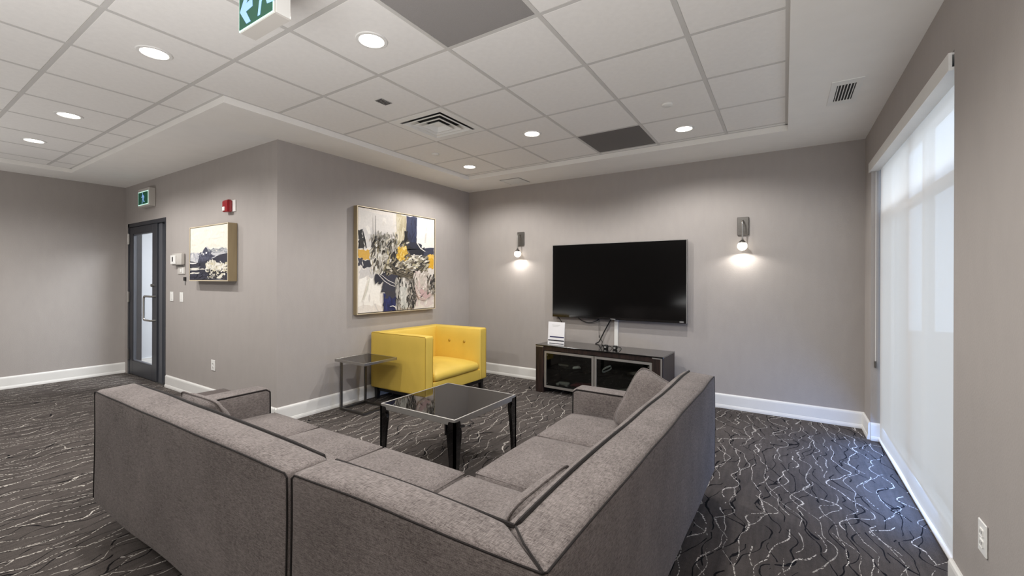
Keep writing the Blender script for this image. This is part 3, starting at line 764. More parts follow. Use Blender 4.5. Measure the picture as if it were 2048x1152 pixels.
K_.smear(.44, .02, .56, .32, [(34, 33, 34), (170, 166, 160), (92, 90, 86), (220, 216, 208)], 110, (88, 16), .13, .007)
K_.blob(.50, .06, .60, .24, (196, 196, 190), .012); K_.smear(.50, .03, .60, .24, [(210, 210, 204), (170, 172, 166), (222, 220, 214)], 26, (85, 10), .1, .008)
K_.blob(.60, .01, .665, .16, (40, 38, 38), .012); K_.smear(.58, .02, .70, .30, [(52, 49, 46), (120, 114, 104), (34, 32, 31), (200, 194, 184)], 90, (86, 14), .12, .006)
K_.blob(.72, .20, .88, .40, (196, 188, 178), .03); K_.smear(.68, .14, .94, .40, [(214, 204, 196), (180, 170, 160), (198, 176, 172), (232, 226, 218)], 70, (60, 40), .11, .008)
for k in range(6): K_.stroke([(.70, .28 - k * .015), (.76, .17 - k * .012), (.84, .14 - k * .01), (.93, .20 - k * .012)], .004, rnd.choice([(226, 216, 208), (168, 140, 138), (206, 184, 178)]))
K_.blob(.78, .12, .92, .20, (196, 168, 166), .02); K_.smear(.88, .16, .99, .36, [(34, 32, 32), (66, 62, 58), (210, 204, 194), (120, 112, 100)], 100, (78, 25), .08, .006)
K_.stroke([(.18, .94), (.185, .68)], .006, (36, 33, 32)); K_.blob(.175, .69, .20, .74, BK, .008)
K_.smear(.20, .60, .46, .78, [(150, 148, 140), (196, 190, 178), (110, 106, 96), (70, 66, 60)], 60, (85, 15), .08, .007)
K_.stroke([(.05, .12), (.09, .22), (.12, .34)], .006, (206, 204, 190))
K_.stroke([(.36, .045), (.40, .05), (.44, .03)], .006, (232, 232, 232))
o = K_.build('brushwork', cv); o.location = (c0, -fd + .0055, c0)
# small landscape on the door wall
SW, SH, sd = .90, .600, .088
sm = thing('small_painting', 'small canvas of navy mountains over white and black strokes in a deep gold frame', 'painting', (-5.665, Y1, 1.335))
frame_parts(sm, SW, SH, sd, .010)
cv = obj('canvas', B((.014, -sd + .004, .014), (SW - .014, -.03, SH - .014)), mat('canvas_ivory', (234, 228, 216), .8), sm)
K_ = Canvas(SW - .028, SH - .028)
K_.blob(0, 0, 1, 1, (236, 230, 218), 0, 1); K_.smear(0, .58, .9, .96, [(240, 235, 224), (230, 223, 210), (236, 229, 219)], 40, (5, 30), .3, .02)
def ridge(pts, col, base=0.0):
    K_.poly([(pts[0][0], base)] + pts + [(pts[-1][0], base)], col)
ridge([(0, .50), (.05, .54), (.08, .50), (.13, .47), (.2, .52), (.24, .49), (.3, .50), (.36, .55), (.42, .61), (.47, .63), (.55, .57), (.66, .53), (.78, .54), (.9, .57), (1, .53)], (196, 196, 200))
K_.smear(0, .34, .40, .52, [(176, 178, 186), (206, 206, 210), (150, 152, 164), (226, 224, 222)], 50, (60, 30), .12, .014)
K_.smear(.50, .50, .98, .58, [(150, 154, 158), (186, 188, 190), (120, 124, 132)], 40, (8, 14), .16, .008)
ridge([(.22, .30), (.24, .40), (.30, .45), (.35, .50), (.38, .57), (.44, .62), (.48, .59), (.52, .50), (.62, .46), (.75, .43), (.9, .45), (1, .48)], (66, 68, 86), .22)
K_.smear(.24, .28, .60, .52, [(50, 52, 70), (88, 90, 108), (60, 62, 80)], 50, (65, 20), .14, .014)
ridge([(.58, .36), (.7, .42), (.82, .46), (1, .48)], (46, 46, 60), .24)
K_.blob(.28, .25, .60, .36, (50, 51, 66), .02)
ridge([(0, .36), (.1, .35), (.2, .33), (.3, .32), (.4, .31)], (44, 45, 58)); K_.blob(0, 0, 1, .24, (44, 44, 58), .01)
K_.stroke([(.60, .40), (.68, .42), (.78, .47), (.92, .52)], .010, (206, 206, 208)); K_.blob(.36, .47, .40, .50, (226, 226, 230), .008); K_.blob(.44, .49, .48, .52, (232, 232, 236), .008)
for z in (.215, .19, .12): K_.stroke([(0, z), (.08, z + .008), (.18, z), (.27, z + .012)], .013, (228, 224, 214))
K_.stroke([(.28, .20), (.36, .205), (.42, .198)], .008, (226, 220, 210)); K_.stroke([(.02, .26), (.15, .27), (.3, .25)], .006, (120, 120, 130))
K_.smear(.46, .05, .98, .32, [(232, 228, 216), (216, 208, 186), (204, 196, 168), (240, 236, 228)], 130, (15, 45), .14, .016)
K_.smear(.48, .02, .98, .2, [(48, 46, 50), (84, 78, 72), (34, 32, 36), (226, 222, 212)], 60, (20, 40), .11, .010)
K_.smear(.5, .22, .75, .36, [(232, 229, 220), (212, 205, 186)], 30, (100, 30), .1, .01)
K_.smear(.75, .26, .99, .32, [(230, 226, 216)], 8, (15, 8), .14, .01); K_.blob(.0, .30, .2, .33, (230, 228, 226), .008, 3)
K_.blob(.0, .27, .28, .31, (48, 48, 62), .006, 3); K_.smear(.0, .02, .5, .12, [(38, 38, 52), (54, 54, 70)], 30, (5, 20), .2, .012)
o = K_.build('brushwork', cv); o.location = (.014, -sd + .0035, .014)

# ------------------------------------------------------------------ TV wall
TVX0, TVX1, TVZ0, TVZ1, TVY = -2.560, -.905, .882, 1.812, YB - .078
tv = thing('television', 'large black flat television mounted on the back wall', 'television', ((TVX0 + TVX1) / 2, YB, TVZ0))
hw = (TVX1 - TVX0) / 2; hh = TVZ1 - TVZ0
obj('screen', B((-hw + .006, -.0790, .026), (hw - .006, -.076, hh - .006)), M['tv'], tv)
obj('rear_housing', B((-hw + .003, -.0758, .003), (hw - .003, -.040, hh - .003), .004), M['black'], tv)
obj('lower_bezel', B((-hw + .006, -.0795, .006), (hw - .006, -.0758, .0255)), M['black_gloss'], tv)
bm = bmesh.new()
for a, b_ in (((-hw, 0), (-hw + .005, hh)), ((hw - .005, 0), (hw, hh)), ((-hw + .005, hh - .005), (hw - .005, hh))): box(bm, (a[0], -.081, a[1]), (b_[0], -.040, b_[1]))
obj('rim', bm, M['tv_rim'], tv)
obj('lower_rim', B((-hw + .005, -.081, 0), (hw - .005, -.040, .005)), M['black_gloss'], tv)
obj('mount_bracket', B((-.35, -.040, .30), (.35, -.001, .62)), M['black'], tv)
fc = D.curves.new('brand_lettering', 'FONT'); fc.body = 'VIZIO'; fc.size = .018; fc.extrude = .0004; fc.align_x = 'RIGHT'
fo = D.objects.new('brand_lettering', fc); COL.objects.link(fo); bpy.context.view_layer.update()
me = D.meshes.new_from_object(fo); D.objects.remove(fo)
o = link('brand_lettering', me, M['plastic'], tv); o.location = (hw - .03, -.0800, .009); o.rotation_euler = (R(90), 0, 0)
obj('status_light', B((-.04, -.0805, .001), (.02, -.0796, .009)), M['plastic'], tv)

def sconce(x, lb):
    t = thing('wall_sconce', lb, 'light', (x, YB, 1.928), 0, 'wall sconces beside the television')
    obj('back_plate', B((-.053, -.022, -.094), (.053, -.0005, .094), .003), M['steel_dark'], t)
    bm = bmesh.new()
    tube(bm, [(0, -.02, .055), (0, -.05, .058), (0, -.075, .052), (0, -.088, .036), (0, -.092, .010), (0, -.092, -.06), (0, -.092, -.150)], [.007, .007, .007, .008, .008, .0075, .0065], 10); obj('arm', bm, M['steel'], t, smooth=True)
    bm = bmesh.new(); lathe(bm, [(.009, -.135), (.011, -.150), (.022, -.160), (.033, -.171), (.036, -.178), (.034, -.180), (0, -.176)], 24, (0, -.092, 0)); obj('cap', bm, M['steel_dark'], t, smooth=True)
    bm = bmesh.new(); lathe(bm, [(.035, -.1805)] + [(.047 * math.sin(R(a)), -.213 + .047 * math.cos(R(a))) for a in range(50, 180, 14)] + [(0, -.260)], 24, (0, -.092, 0)); obj('bulb', bm, M['bulb'], t, smooth=True)
    l = D.lights.new('sconce_lamp', 'SPOT'); l.energy = SCONCE_W * 2.7; l.spot_size = R(164); l.spot_blend = .45; l.shadow_soft_size = .012; l.color = (1, .95, .88)
    lo = D.objects.new('sconce_lamp', l); COL.objects.link(lo); lo.location = (0, -.092, -.264); lo.parent = t
sconce(-3.09, 'brushed metal wall sconce near the corner, left of the television'); sconce(-.368, 'brushed metal wall sconce on the right of the television')

rc = B((-1.747, YB - .020, .43), (-1.700, YB - .0005, TVZ0 + .01), .003)
tag(obj('cable_raceway', rc, M['white']), 'white vertical cable cover on the wall under the television', 'cable cover')
def cable(name, pts, r_, lb, m_='black'):
    P = [Vector(p) for p in pts]; out = []
    for i in range(len(P) - 1):
        p0, p1, p2, p3 = P[max(i - 1, 0)], P[i], P[i + 1], P[min(i + 2, len(P) - 1)]
        for k in range(6):
            t_ = k / 6; out.append(.5 * ((2 * p1) + (p2 - p0) * t_ + (2 * p0 - 5 * p1 + 4 * p2 - p3) * t_ * t_ + (3 * p1 - p0 - 3 * p2 + p3) * t_ ** 3))
    out.append(P[-1]); bm = bmesh.new(); tube(bm, out, r_, 6)
    return tag(obj(name, bm, M[m_], smooth='all'), lb, 'cable')
yc_ = YB - .035
cable('tv_cable', [(-2.225, yc_, .90), (-2.19, yc_, .862), (-2.12, yc_, .832), (-2.04, yc_, .830), (-1.97, yc_, .85), (-1.93, yc_, .885)], .0055, 'black cable looping below the bottom edge of the television')
cable('tv_cable', [(-2.50, yc_, .90), (-2.485, yc_, .862), (-2.455, yc_, .825), (-2.44, yc_, .76), (-2.44, yc_, .62), (-2.43, yc_, .585)], .005, 'black cable hanging behind the white document holder')
cable('sensor_cable', [(-1.935, yc_, .89), (-1.935, yc_, .72), (-1.933, yc_, .675)], .0025, 'thin black lead hanging left of the thick cable'); 
o = D.objects['sensor_cable']; bm = bmesh.new(); tube(bm, [(-1.933, yc_, .675), (-1.931, yc_, .645)], .006, 8); obj('plug_tip', bm, M['black'], o)
cable('power_cable', [(-1.775, yc_, .895), (-1.80, yc_, .85), (-1.86, yc_, .74), (-1.915, yc_ - .01, .625), (-1.935, yc_ - .02, .592), (-1.955, yc_ - .06, .580)], .0075, 'thick black cable slanting from the television down to the stand')
cable('thin_cable', [(-1.91, yc_, .63), (-1.885, yc_ - .02, .60), (-1.86, yc_ - .10, .581), (-1.82, yc_ - .15, .581)], .004, 'thin black cable branching towards the power plugs on the stand')

# ------------------------------------------------------------------ TV stand (local frame: front face at y=0, runs +y to the wall)
st = thing('media_stand', 'dark walnut media stand with two smoked glass doors under the television', 'cabinet', (-2.56, 4.540, 0), R(-2.3))
SWd, SDp, SHt = 1.525, .455, .575
obj('top', B((0, 0, SHt - .014), (SWd, SDp, SHt), .003), M['black_gloss'], st)
bm = B((.115, .010, SHt - .062), (SWd - .115, .03, SHt - .016)); obj('top_rail', bm, M['wood'], st)
for x in (.002, SWd - .112):
    p = obj('side_pillar', B((x, .004, 0), (x + .11, SDp - .004, SHt - .015), .002), M['wood'], st)
obj('edge_strip', B((SWd - .028, -.001, 0), (SWd - .012, .003, SHt - .016)), M['alu'], st); obj('edge_strip', B((.002, -.0008, SHt - .026), (.112, .004, SHt - .0145)), M['alu'], st); obj('edge_strip', B((SWd - .112, -.0008, SHt - .026), (SWd - .03, .004, SHt - .0145)), M['alu'], st)
obj('carcass_back', B((.112, SDp - .02, .06), (SWd - .112, SDp - .006, SHt - .016)), M['black'], st)
obj('carcass_floor', B((.112, .045, .062), (SWd - .112, SDp - .02, .08)), M['black'], st)
obj('shelf', B((.114, .06, .285), (SWd - .114, SDp - .03, .293)), M['smoked'], st)
obj('foot_rail', B((.112, .08, 0), (.14, .12, .062)), M['plinth'], st)
mid = (.118 + SWd - .118) / 2
for x0, x1, lab in ((.118, mid - .004, None), (mid + .004, SWd - .118, None)):
    d = obj('door', bmesh.new(), M['alu'], st)
    bm = bmesh.new(); fr = .026; z0, z1 = .066, SHt - .070
    box(bm, (x0, .012, z0), (x0 + fr, .030, z1)); box(bm, (x1 - fr, .012, z0), (x1, .030, z1)); box(bm, (x0 + fr, .012, z0), (x1 - fr, .030, z0 + fr)); box(bm, (x0 + fr, .012, z1 - fr), (x1 - fr, .030, z1))
    me = D.meshes.new('door'); bm.to_mesh(me); bm.free(); me.materials.append(M['alu']); d.data = me
    obj('glass', B((x0 + fr, .018, z0 + fr), (x1 - fr, .023, z1 - fr)), M['smoked'], d)
    for q in (z0 + .05, z1 - .05):
        hx_ = x0 + fr + .012 if x0 < mid - .1 else x1 - fr - .012
        bm = bmesh.new(); lathe(bm, [(0, -.004), (.006, -.004), (.006, 0)], 12, (hx_, .0178, q), 'y'); obj('hinge_cap', bm, M['steel'], d)
RZ = Matrix.Translation(Vector((-2.56, 4.540, 0))) @ Matrix.Rotation(R(-2.3), 4, 'Z')
def on_stand(o, x, y, z, rz=0):
    o.matrix_world = RZ @ Matrix.Translation((x, y, z)) @ Matrix.Rotation(R(rz), 4, 'Z'); return o
# white document holder
dh = thing('document_holder', 'white document holder with navy bands standing on the left of the media stand', 'sign holder')
on_stand(dh, .235, .085, SHt + .001)
tl = R(4)
bm = bmesh.new(); box(bm, (-.112, -.002, 0), (.112, .002, .275), mtx=Matrix.Rotation(-tl, 4, 'X')); obj('sheet_panel', bm, M['paper'], dh)
for (z0, z1, x0, x1, mt) in ((.088, .102, -.085, .107, 'navy'), (.046, .060, -.107, .110, 'navy2'), (.012, .020, -.09, .105, 'navy2'), (.236, .240, -.06, .05, 'greyprint'), (.222, .225, -.05, .03, 'greyprint')):
    bm = bmesh.new(); box(bm, (x0, -.0032, z0), (x1, -.0018, z1), mtx=Matrix.Rotation(-tl, 4, 'X')); obj('printed_band', bm, M[mt], dh)
bm = bmesh.new(); prism(bm, [(-.1, .0, .002), (-.1, .09, .0), (-.1, .045, .26)][0:0] or [(-.11, .004, .0), (-.11, .085, .0), (-.11, .085, .003), (-.11, .004, .003)], (.22, 0, 0)); obj('foot_plate', bm, M['glass'], dh)
for (x, nm, lb) in ((.838, 'power_adapter', 'small black power adapter left of the white cable cover on the stand'), (.948, 'power_adapter', 'small black power adapter at the foot of the white cable cover')):
    t = thing(nm, lb, 'adapter', (0, 0, 0), 0); on_stand(t, x, .17, SHt + .001)
    obj('body', B((-.024, -.02, 0), (.024, .02, .045), .006, 2), M['black'], t, smooth=True); obj('label_face', B((-.012, -.0212, .012), (.010, -.0198, .03)), M['vent_grey'], t)
    bm = bmesh.new(); tube(bm, [(.016, .0, .02), (.03, .02, .03), (.034, .06, .02), (.034, .10, .005)], .004, 6); obj('lead', bm, M['black'], t)
# inside the stand
t = thing('game_console', 'flat dark box on the glass shelf behind the left smoked door', 'console'); on_stand(t, .36, .22, .2945)
obj('body', B((-.12, -.09, 0), (.12, .09, .055), .005), M['black'], t); obj('front_strip', B((-.11, -.093, .03), (.02, -.0895, .05)), M['alu'], t)
def coil(name, x, y, z, r_, lb, m_, wr=.004, turns=3, sc=(1, .6, .25), rot=0):
    bm = bmesh.new(); n = turns * 18
    tube(bm, [(r_ * math.cos(i * 2 * math.pi / 18) * sc[0] + .004 * math.sin(i), r_ * math.sin(i * 2 * math.pi / 18) * sc[1], .012 + (i / n) * .02 + r_ * sc[2] * (1 + math.cos(i * 2 * math.pi / 18 + .6))) for i in range(n)], wr, 6)
    o = obj(name, bm, M[m_], smooth='all'); on_stand(o, x, y, z, rot); return tag(o, lb, 'cable')
coil('coiled_cable', .50, .11, .296, .045, 'small coiled pale cable beside the dark box on the shelf', 'plastic', .005)
coil('coiled_cable', .87, .12, .296, .062, 'looped white cable standing on the shelf behind the right smoked door', 'plastic', .004, 2, (.8, .4, .6), 10)
coil('coiled_cable', 1.16, .18, .296, .07, 'tangled dark cable at the right end of the shelf', 'steel_dark', .004, 4)
coil('coiled_cable', 1.02, .18, .082, .09, 'heap of dark cable on the stand floor behind the right door', 'steel_dark', .005, 5)
t = thing('game_controller', 'grey handheld controller lying at lower left inside the stand', 'controller'); on_stand(t, .31, .16, .082)
obj('body', soft(bx8((-.075, -.03, 0), (.075, .03, .045)), .02, (8, 6, 6), {}, .004, 20), M['vent_grey'], t, smooth='all')
for sx in (-1, 1): obj('grip', soft(bx8((sx * .06 - .02, -.07, 0), (sx * .06 + .02, -.02, .035)), .014, (6, 6, 6), {}, .002, 20), M['vent_grey'], t, smooth='all')
o = obj('folded_cloth', soft(bx8((-.14, -.06, 0), (.14, .08, .03)), .012, (12, 10, 6), {(2, 1): .015}, .012, 14), M['maroon'], smooth='all'); on_stand(o, .56, .17, .093); tag(o, 'folded maroon cloth on the stand floor behind the left door', 'cloth')

# ------------------------------------------------------------------ armchair
AX0, AX1, AY0, AY1, AZ0, AZ1 = -3.985, -3.130, 3.235, 4.305, .135, .762
ac = thing('armchair', 'square yellow leather tub armchair in the corner below the large painting', 'armchair', (AX0, AY0, 0))
aw, ad = AX1 - AX0, AY1 - AY0
def A8(a, b): return bx8(a, b)
arm_t = .125
def armbox(y0, y1, inner):   # arm tapers inwards: thick at the bottom inside
    sgn = 1 if inner > 0 else -1
    c = [(0.0, y0, AZ0), (aw, y0, AZ0), (0.0, y1, AZ0), (aw, y1, AZ0), (0.0, y0, AZ1), (aw, y0, AZ1), (0.0, y1, AZ1), (aw, y1, AZ1)]
    return c
for nm, y0, y1, sd in (('arm', 0, arm_t, 1), ('arm', ad - arm_t, ad, -1)):
    bl_ = {(1, 1): .020} if sd > 0 else {(1, -1): .030}
    a_ = obj(nm, soft(armbox(y0, y1, sd), .018, (16, 8, 14), bl_, .003), M['leather'], ac, smooth='all')
    bm = bmesh.new(); yy = y0 + .004 if sd > 0 else y1 - .004
    seam(bm, [(.02, yy, AZ1 - .004), (aw - .012, yy, AZ1 - .004), (aw - .004, yy, AZ1 - .02), (aw - .003, yy, AZ0 + .01)], .0035, .003)
    y2 = y1 - .012 if sd > 0 else y0 + .028
    seam(bm, [(aw - .002, y2, AZ1 - .03), (aw - .001, y2, AZ0 + .012)], .003, .003)
    obj('seam', bm, M['leather_seam'], a_)
obj('back', soft(A8((0.0, arm_t - .01, AZ0), (.135, ad - arm_t + .01, AZ1 - .001)), .02, (8, 16, 14), {(0, 1): .03}, .003), M['leather'], ac, smooth='all')
obj('seat_base', soft(A8((.10, arm_t - .005, AZ0 + .002), (aw - .004, ad - arm_t + .005, .262)), .008, (10, 14, 8), {}, .002), M['leather'], ac, smooth='all')
sc_ = obj('seat_cushion', soft(A8((.14, arm_t + .018, .262), (aw + .006, ad - arm_t - .022, .352)), .038, (14, 16, 10), {(2, 1): .055, (0, 1): .012}, .004), M['leather'], ac, smooth='all')
for x, z in ((.385, .588), (.625, .588)):
    bm = bmesh.new(); lathe(bm, [(0, -.016), (.012, -.014), (.019, -.006), (.020, 0)], 16, (x, ad - arm_t - .024, z), 'y'); obj('button', bm, M['leather_seam'], ac, smooth=True)
bm = bmesh.new(); box(bm, (.05, .05, AZ0 - .045), (aw - .03, ad - .04, AZ0 + .004)); obj('plinth', bm, M['plinth'], ac)
for x, y in ((.03, .03), (aw - .075, .03), (.03, ad - .075), (aw - .075, ad - .075)):
    bm = bmesh.new(); c = [Vector((x, y, AZ0 - .01)), Vector((x + .05, y, AZ0 - .01)), Vector((x + .05, y + .05, AZ0 - .01)), Vector((x, y + .05, AZ0 - .01))]
    ctr = Vector((x + .025, y + .025, 0)); lo_ = [Vector((ctr.x + (p.x - ctr.x) * .7, ctr.y + (p.y - ctr.y) * .7, 0)) for p in c]
    vt = [bm.verts.new(p) for p in c]; vb = [bm.verts.new(p) for p in lo_]
    bm.faces.new(vt); bm.faces.new(vb[::-1])
    for k in range(4): bm.faces.new((vt[k], vb[k], vb[(k + 1) % 4], vt[(k + 1) % 4]))
    obj('leg', bm, M['plinth'], ac)

# ------------------------------------------------------------------ side table
sx0, sx1, sy0, sy1, sz = -3.925, -3.455, 2.732, 3.150, .534
sdt = thing('side_table', 'small C-shaped metal side table with black glass top beside the armchair', 'table', (sx0, sy0, 0))
tw, td_ = sx1 - sx0, sy1 - sy0
bm = bmesh.new()
for a, b_ in (((0, 0), (tw, .012)), ((0, td_ - .012), (tw, td_)), ((0, .012), (.012, td_ - .012)), ((tw - .012, .012), (tw, td_ - .012))): box(bm, (a[0], a[1], sz - .026), (b_[0], b_[1], sz), .001)
obj('top_frame', bm, M['steel'], sdt); obj('top_glass', B((.0125, .0125, sz - .012), (tw - .0125, td_ - .0125, sz - .001)), M['black_glass'], sdt)
lw = .022; lx = .022
for y in (.045, td_ - .07): obj('upright', B((lx, y, .024), (lx + lw, y + lw, sz - .026), .001), M['steel_dark'], sdt)
bm = bmesh.new(); y0, y1 = .045, td_ - .07 + lw
box(bm, (lx, y0, 0), (lx + lw, y1, .024), .001); box(bm, (lx + lw, y0, 0), (tw - .075, y0 + lw, .024), .001); box(bm, (lx + lw, y1 - lw, 0), (tw - .075, y1, .024), .001); box(bm, (tw - .075 - lw, y0 + lw, 0), (tw - .075, y1 - lw, .024), .001)
obj('base_frame', bm, M['steel_dark'], sdt)

# ------------------------------------------------------------------ coffee table
kx0, kx1, ky0, ky1, kz = -2.502, -1.796, 2.126, 2.868, .450
ct = thing('coffee_table', 'low square black glass coffee table with steel rim and black cabriole legs', 'table', (kx0, ky0, 0))
cw, cd = kx1 - kx0, ky1 - ky0
bm = bmesh.new(); rm = .010; rh = .042
for a, b_ in (((0, 0), (cw, rm)), ((0, cd - rm), (cw, cd)), ((0, rm), (rm, cd - rm)), ((cw - rm, rm), (cw, cd - rm))): box(bm, (a[0], a[1], kz - rh), (b_[0], b_[1], kz), .0015)
obj('rim', bm, M['alu'], ct); obj('top_glass', B((rm, rm, kz - .012), (cw - rm, cd - rm, kz - .0015)), M['black_glass'], ct)
prof = [(0, kz - .018), (.052, kz - .018), (.058, kz - .030), (.062, kz - .046), (.056, kz - .058), (.066, kz - .070), (.072, kz - .095), (.070, kz - .130), (.062, kz - .180), (.054, kz - .250), (.046, kz - .330), (.040, 0.0), (0, 0.0)]
for xx, yy, sx, sy in ((0, 0, 1, 1), (cw, 0, -1, 1), (0, cd, 1, -1), (cw, cd, -1, -1)):
    bm = bmesh.new(); e = .0035; th = .016
    prism(bm, [(xx + sx * (-e + a), yy - sy * e, z) for a, z in prof], (0, sy * th, 0))
    prism(bm, [(xx - sx * e, yy + sy * (-e + a), z) for a, z in prof], (sx * th, 0, 0))
    pr2 = [(xx + sx * .006, yy + sy * .006), (xx + sx * .034, yy + sy * .006), (xx + sx * .006, yy + sy * .034)]
    prism(bm, [(a, b_, 0) for a, b_ in pr2], (0, 0, kz - .05))
    obj('leg', bm, M['black_gloss'], ct)

# ------------------------------------------------------------------ sectional sofa (two separate sections)
kS = .9758
def Kp(p): return (p[0] * kS, p[1] * kS, CZ - (CZ - p[2]) * kS)
def K8(a, b): return [Kp(p) for p in bx8(a, b)]
zb, zt = .12, .742
def hexa(x00, y00, x10, y10, x01, y01, x11, y11, z0, z1, zin=None):
    zi = z1 if zin is None else zin
    return [Kp(p) for p in ((x00, y00, z0), (x10, y10, z0), (x01, y01, z0), (x11, y11, z0), (x00, y00, z1), (x10, y10, z1), (x01, y01, zi), (x11, y11, zi))]
FS = M['sofa']; PS = M['sofa_pipe_shaded']
# left section
sA = thing('sofa_section', 'left grey sofa section with an arm and three seats, its back to the viewer', 'sofa')
obj('backrest', soft(hexa(-3.205, .738, -1.3365, .762, -3.27, .935, -1.3365, .915, zb, zt), .022, (30, 10, 14), {(2, 1): .012, (1, 1): .03}, .006, 2.6), FS, sA, smooth='all')
bm = bmesh.new()
zp = zt - .004
seam(bm, [Kp(p) for p in ((-3.202, .741, zb + .03), (-3.202, .741, zp - .01), (-3.19, .741, zp), (-1.355, .763, zp), (-1.3415, .764, zp - .012), (-1.3405, .764, zb + .02))], .0030, .006, 2.6)
seam(bm, [Kp(p) for p in ((-3.255, .925, zp - .05), (-3.24, .928, zp - .002), (-3.0, .924, zp + .008), (-2.3, .920, zp + .012), (-1.6, .914, zp + .008), (-1.37, .912, zp + .002), (-1.350, .911, zp - .03))], .0068, .006, 2.6)
obj('piping', bm, PS, sA)
obj('base', soft(K8((-3.19, .90, zb), (-1.342, 1.665, .25)), .015, (16, 10, 6), {}, .003), FS, sA, smooth='all')
a_ = obj('arm', soft(K8((-3.335, .94, zb), (-3.155, 1.675, .560)), .020, (8, 14, 12), {(2, 1): .006, (0, 1): .008}, .004), FS, sA, smooth='all')
bm = bmesh.new(); seam(bm, [Kp(p) for p in ((-3.158, .95, .557), (-3.158, 1.64, .557), (-3.158, 1.668, .535), (-3.158, 1.672, .2))], .0055, .004); obj('piping', bm, PS, a_)
zs0, zs1 = .25, .385
def seat(parent, x0, y0, x1, y1, pipe_sides, cr=.030, wa=.005):
    o = obj('seat_cushion', soft(K8((x0, y0, zs0), (x1, y1, zs1)), .030, (16, 16, 8), {(2, 1): cr, (0, -1): .006, (0, 1): .006, (1, 1): .006, (1, -1): .006}, wa, 2.2), FS, parent, smooth='all')
    bm = bmesh.new(); q = .010
    cs = {'f': ((x0 + q, y1 - q), (x1 - q, y1 - q)), 'r': ((x1 - q, y0 + q), (x1 - q, y1 - q)), 'l': ((x0 + q, y0 + q), (x0 + q, y1 - q)), 'b': ((x0 + q, y0 + q), (x1 - q, y0 + q))}
    for s_ in pipe_sides:
        (xa, ya), (xb, yb_) = cs[s_]
        seam(bm, [Kp((xa, ya, zs1 - .004)), Kp((xb, yb_, zs1 - .004))], .004, wa, 2.2)
    obj('piping', bm, FS, o)
seat(sA, -3.152, .93, -2.592, 1.70, 'fr'); seat(sA, -2.588, .93, -1.972, 1.70, 'fr'); seat(sA, -1.968, .93, -1.352, 1.70, 'frl')
def legs(parent, pts):
    for x, y in pts:
        bm = bmesh.new(); p = Kp((x, y, zb)); lathe(bm, [(0, 0), (.018, 0), (.026, p[2] + .004), (0, p[2] + .004)], 12, (p[0], p[1], 0)); obj('leg', bm, M['plinth'], parent, smooth=True)
legs(sA, ((-3.08, 1.0), (-1.45, 1.0), (-3.08, 1.55), (-1.45, 1.55)))
# corner section
sB = thing('sofa_section', 'corner grey sofa section running along the right with corner seat, two seats and an arm', 'sofa')
o1, i1, o2, i2 = (-.421, .794), (-.602, .914), (-.379, 3.052), (-.580, 3.075)
obj('backrest', soft(hexa(-1.3305, .768, *o1, -1.3305, .918, *i1, zb, zt), .020, (20, 10, 14), {(2, 1): .012, (1, 1): .02}, .006, 2.6), FS, sB, smooth='all')
obj('backrest', soft([Kp(p) for p in ((i1[0], i1[1], zb), (o1[0], o1[1], zb), (i2[0], i2[1], zb), (o2[0], o2[1], zb), (i1[0], i1[1], zt), (o1[0], o1[1], zt), (i2[0], i2[1], zt + .004), (o2[0], o2[1], zt - .002))], .020, (10, 34, 14), {(2, 1): .012, (0, -1): .055}, .006, 2.6), FS, sB, smooth='all')
bm = bmesh.new()
seam(bm, [Kp(p) for p in ((-1.3265, .771, zb + .02), (-1.3265, .771, zp - .014), (-1.31, .771, zp), (o1[0] - .012, o1[1] + .004, zp), (o1[0] - .004, o1[1] + .012, zp), (o2[0] - .003, o2[1] - .02, zp), (o2[0] - .003, o2[1] - .006, zp - .02), (o2[0] - .003, o2[1] - .004, zb + .02))], .0030, .006, 2.6)
seam(bm, [Kp(p) for p in ((-1.318, .912, zp - .03), (-1.30, .915, zp), (i1[0] + .03, i1[1] - .006, zp + .004), (i1[0] + .034, i1[1] + .012, zp + .009), (i1[0] + .035, 1.25, zp + .017), (i2[0] + .039, 2.75, zp + .019), (i2[0] + .040, i2[1] - .02, zp + .011))], .0062, .006, 2.6)
seam(bm, [Kp((i1[0] + .032, i1[1] - .004, zp + .005)), Kp(((o1[0] + i1[0]) / 2, (o1[1] + i1[1]) / 2, zp + .008)), Kp((o1[0] - .008, o1[1] + .006, zp))], .003, .006, 2.6)
obj('piping', bm, PS, sB)
obj('base', soft(K8((-1.318, .90, zb), (-.56, 1.69, .25)), .015, (10, 10, 6), {}, .003), FS, sB, smooth='all')
obj('base', soft(K8((-1.300, 1.685, zb), (-.55, 3.0, .25)), .015, (10, 14, 6), {}, .003), FS, sB, smooth='all')
a_ = obj('arm', soft(K8((-1.315, 2.882, zb), (-.50, 3.050, .560)), .022, (14, 8, 12), {(2, 1): .006, (1, -1): .008}, .004), FS, sB, smooth='all')
bm = bmesh.new(); seam(bm, [Kp(p) for p in ((-.58, 2.886, .557), (-1.28, 2.886, .557), (-1.307, 2.886, .536), (-1.311, 2.886, .2))], .0055, .004); obj('piping', bm, PS, a_)
seat(sB, -1.340, .925, -.575, 1.690, 'fl'); seat(sB, -1.325, 1.715, -.60, 2.338, 'fbl'); seat(sB, -1.318, 2.344, -.60, 2.876, 'fbl')
legs(sB, ((-.50, .90), (-1.22, .95), (-.47, 2.92), (-1.2, 2.95), (-.47, 1.9), (-1.2, 1.75)))
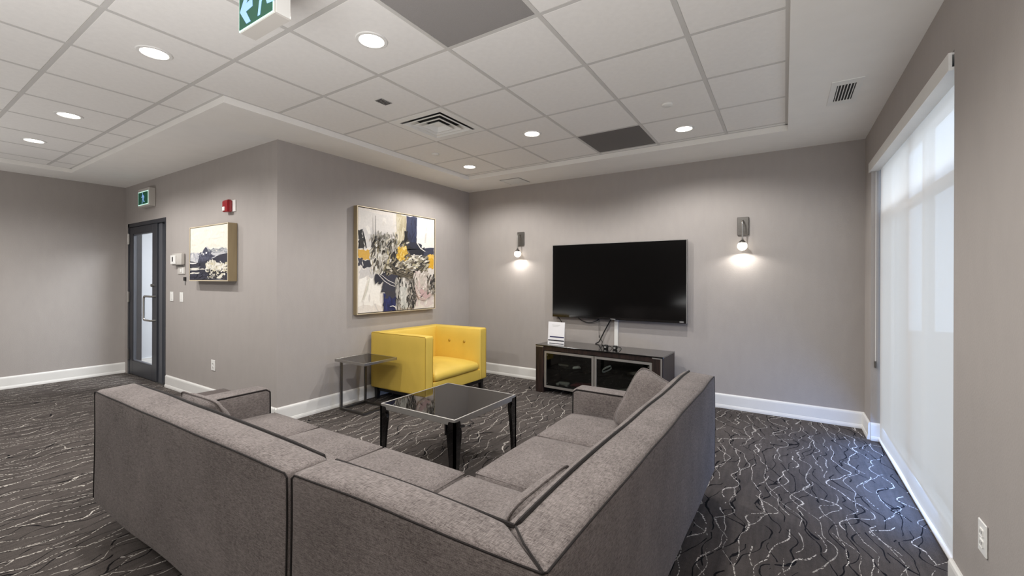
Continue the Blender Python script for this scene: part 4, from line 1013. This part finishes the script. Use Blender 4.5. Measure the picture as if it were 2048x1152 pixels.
# loose pillows
def pillow(name, lb, loc, dims, rot, pin=.35):
    W_, H_, Tk = dims; bm = bmesh.new(); n = 18; vs = {}
    for s_ in (-1, 1):
        for i in range(n + 1):
            for j in range(n + 1):
                u, v = 2 * i / n - 1, 2 * j / n - 1
                edge = i in (0, n) or j in (0, n)
                if edge and s_ == 1: vs[(s_, i, j)] = vs[(-1, i, j)]; continue
                h = Tk / 2 * (max(0, 1 - abs(u) ** 2.6) * max(0, 1 - abs(v) ** 2.6)) ** .55
                pu = u * (1 - .05 * (1 - v * v) * abs(u)); pv = v * (1 - .05 * (1 - u * u) * abs(v))
                rr_ = max(abs(u), abs(v)) / max((abs(u) ** 5 + abs(v) ** 5) ** .2, 1e-6); pu *= rr_; pv *= rr_
                p = Vector((pu * W_ / 2, s_ * h, pv * H_ / 2)); p += wob(p + Vector(loc), .006, 5)
                vs[(s_, i, j)] = bm.verts.new(p)
    for s_ in (-1, 1):
        for i in range(n):
            for j in range(n):
                bm.faces.new((vs[(s_, i, j)], vs[(s_, i + 1, j)], vs[(s_, i + 1, j + 1)], vs[(s_, i, j + 1)]))
    ring = [vs[(-1, i, 0)].co.copy() for i in range(n)] + [vs[(-1, n, j)].co.copy() for j in range(n)] + [vs[(-1, n - i, n)].co.copy() for i in range(n)] + [vs[(-1, 0, n - j)].co.copy() for j in range(n)]
    t = thing(name, lb, 'pillow'); t.matrix_world = Matrix.Translation(loc) @ Matrix.Rotation(R(rot[2]), 4, 'Z') @ Matrix.Rotation(R(rot[0]), 4, 'X') @ Matrix.Rotation(R(rot[1]), 4, 'Y')
    obj('cover', bm, FS, t, smooth='all'); b2 = bmesh.new(); tube(b2, ring, .0045, 6, True); obj('piping', b2, FS, t)
    return t
pillow('throw_pillow', 'grey throw pillow leaning in the corner by the far right arm of the sofa', (-.695, 2.645, .580), (.36, .42, .15), (-18, 22, -8))
pn = pillow('throw_pillow', 'grey throw pillow lying along the right backrest at the sofa corner', (-.668, 1.20, .555), (.44, .32, .15), (-6, 0, -90))
obj('care_tag', B((-.04, .035, .10), (-.032, .037, .14)), M['ivory'], pn)
pillow('throw_pillow', 'grey throw pillow propped against the left backrest beside the left arm', (-2.665, 1.085, .562), (.50, .37, .13), (20, 0, 0))
# ottoman beyond the left arm
ot = thing('ottoman', 'low dark grey ottoman just visible beyond the left sofa arm', 'ottoman', (-3.925, 1.14, 0))
obj('body', soft(bx8((0, 0, .05), (.54, .56, .452)), .012, (12, 12, 10), {(2, 1): .006}, .002), M['ottoman'], ot, smooth='all')
for x, y in ((.06, .06), (.48, .06), (.06, .50), (.48, .50)):
    bm = bmesh.new(); lathe(bm, [(0, 0), (.018, 0), (.022, .054), (0, .054)], 12, (x, y, 0)); obj('leg', bm, M['plinth'], ot)
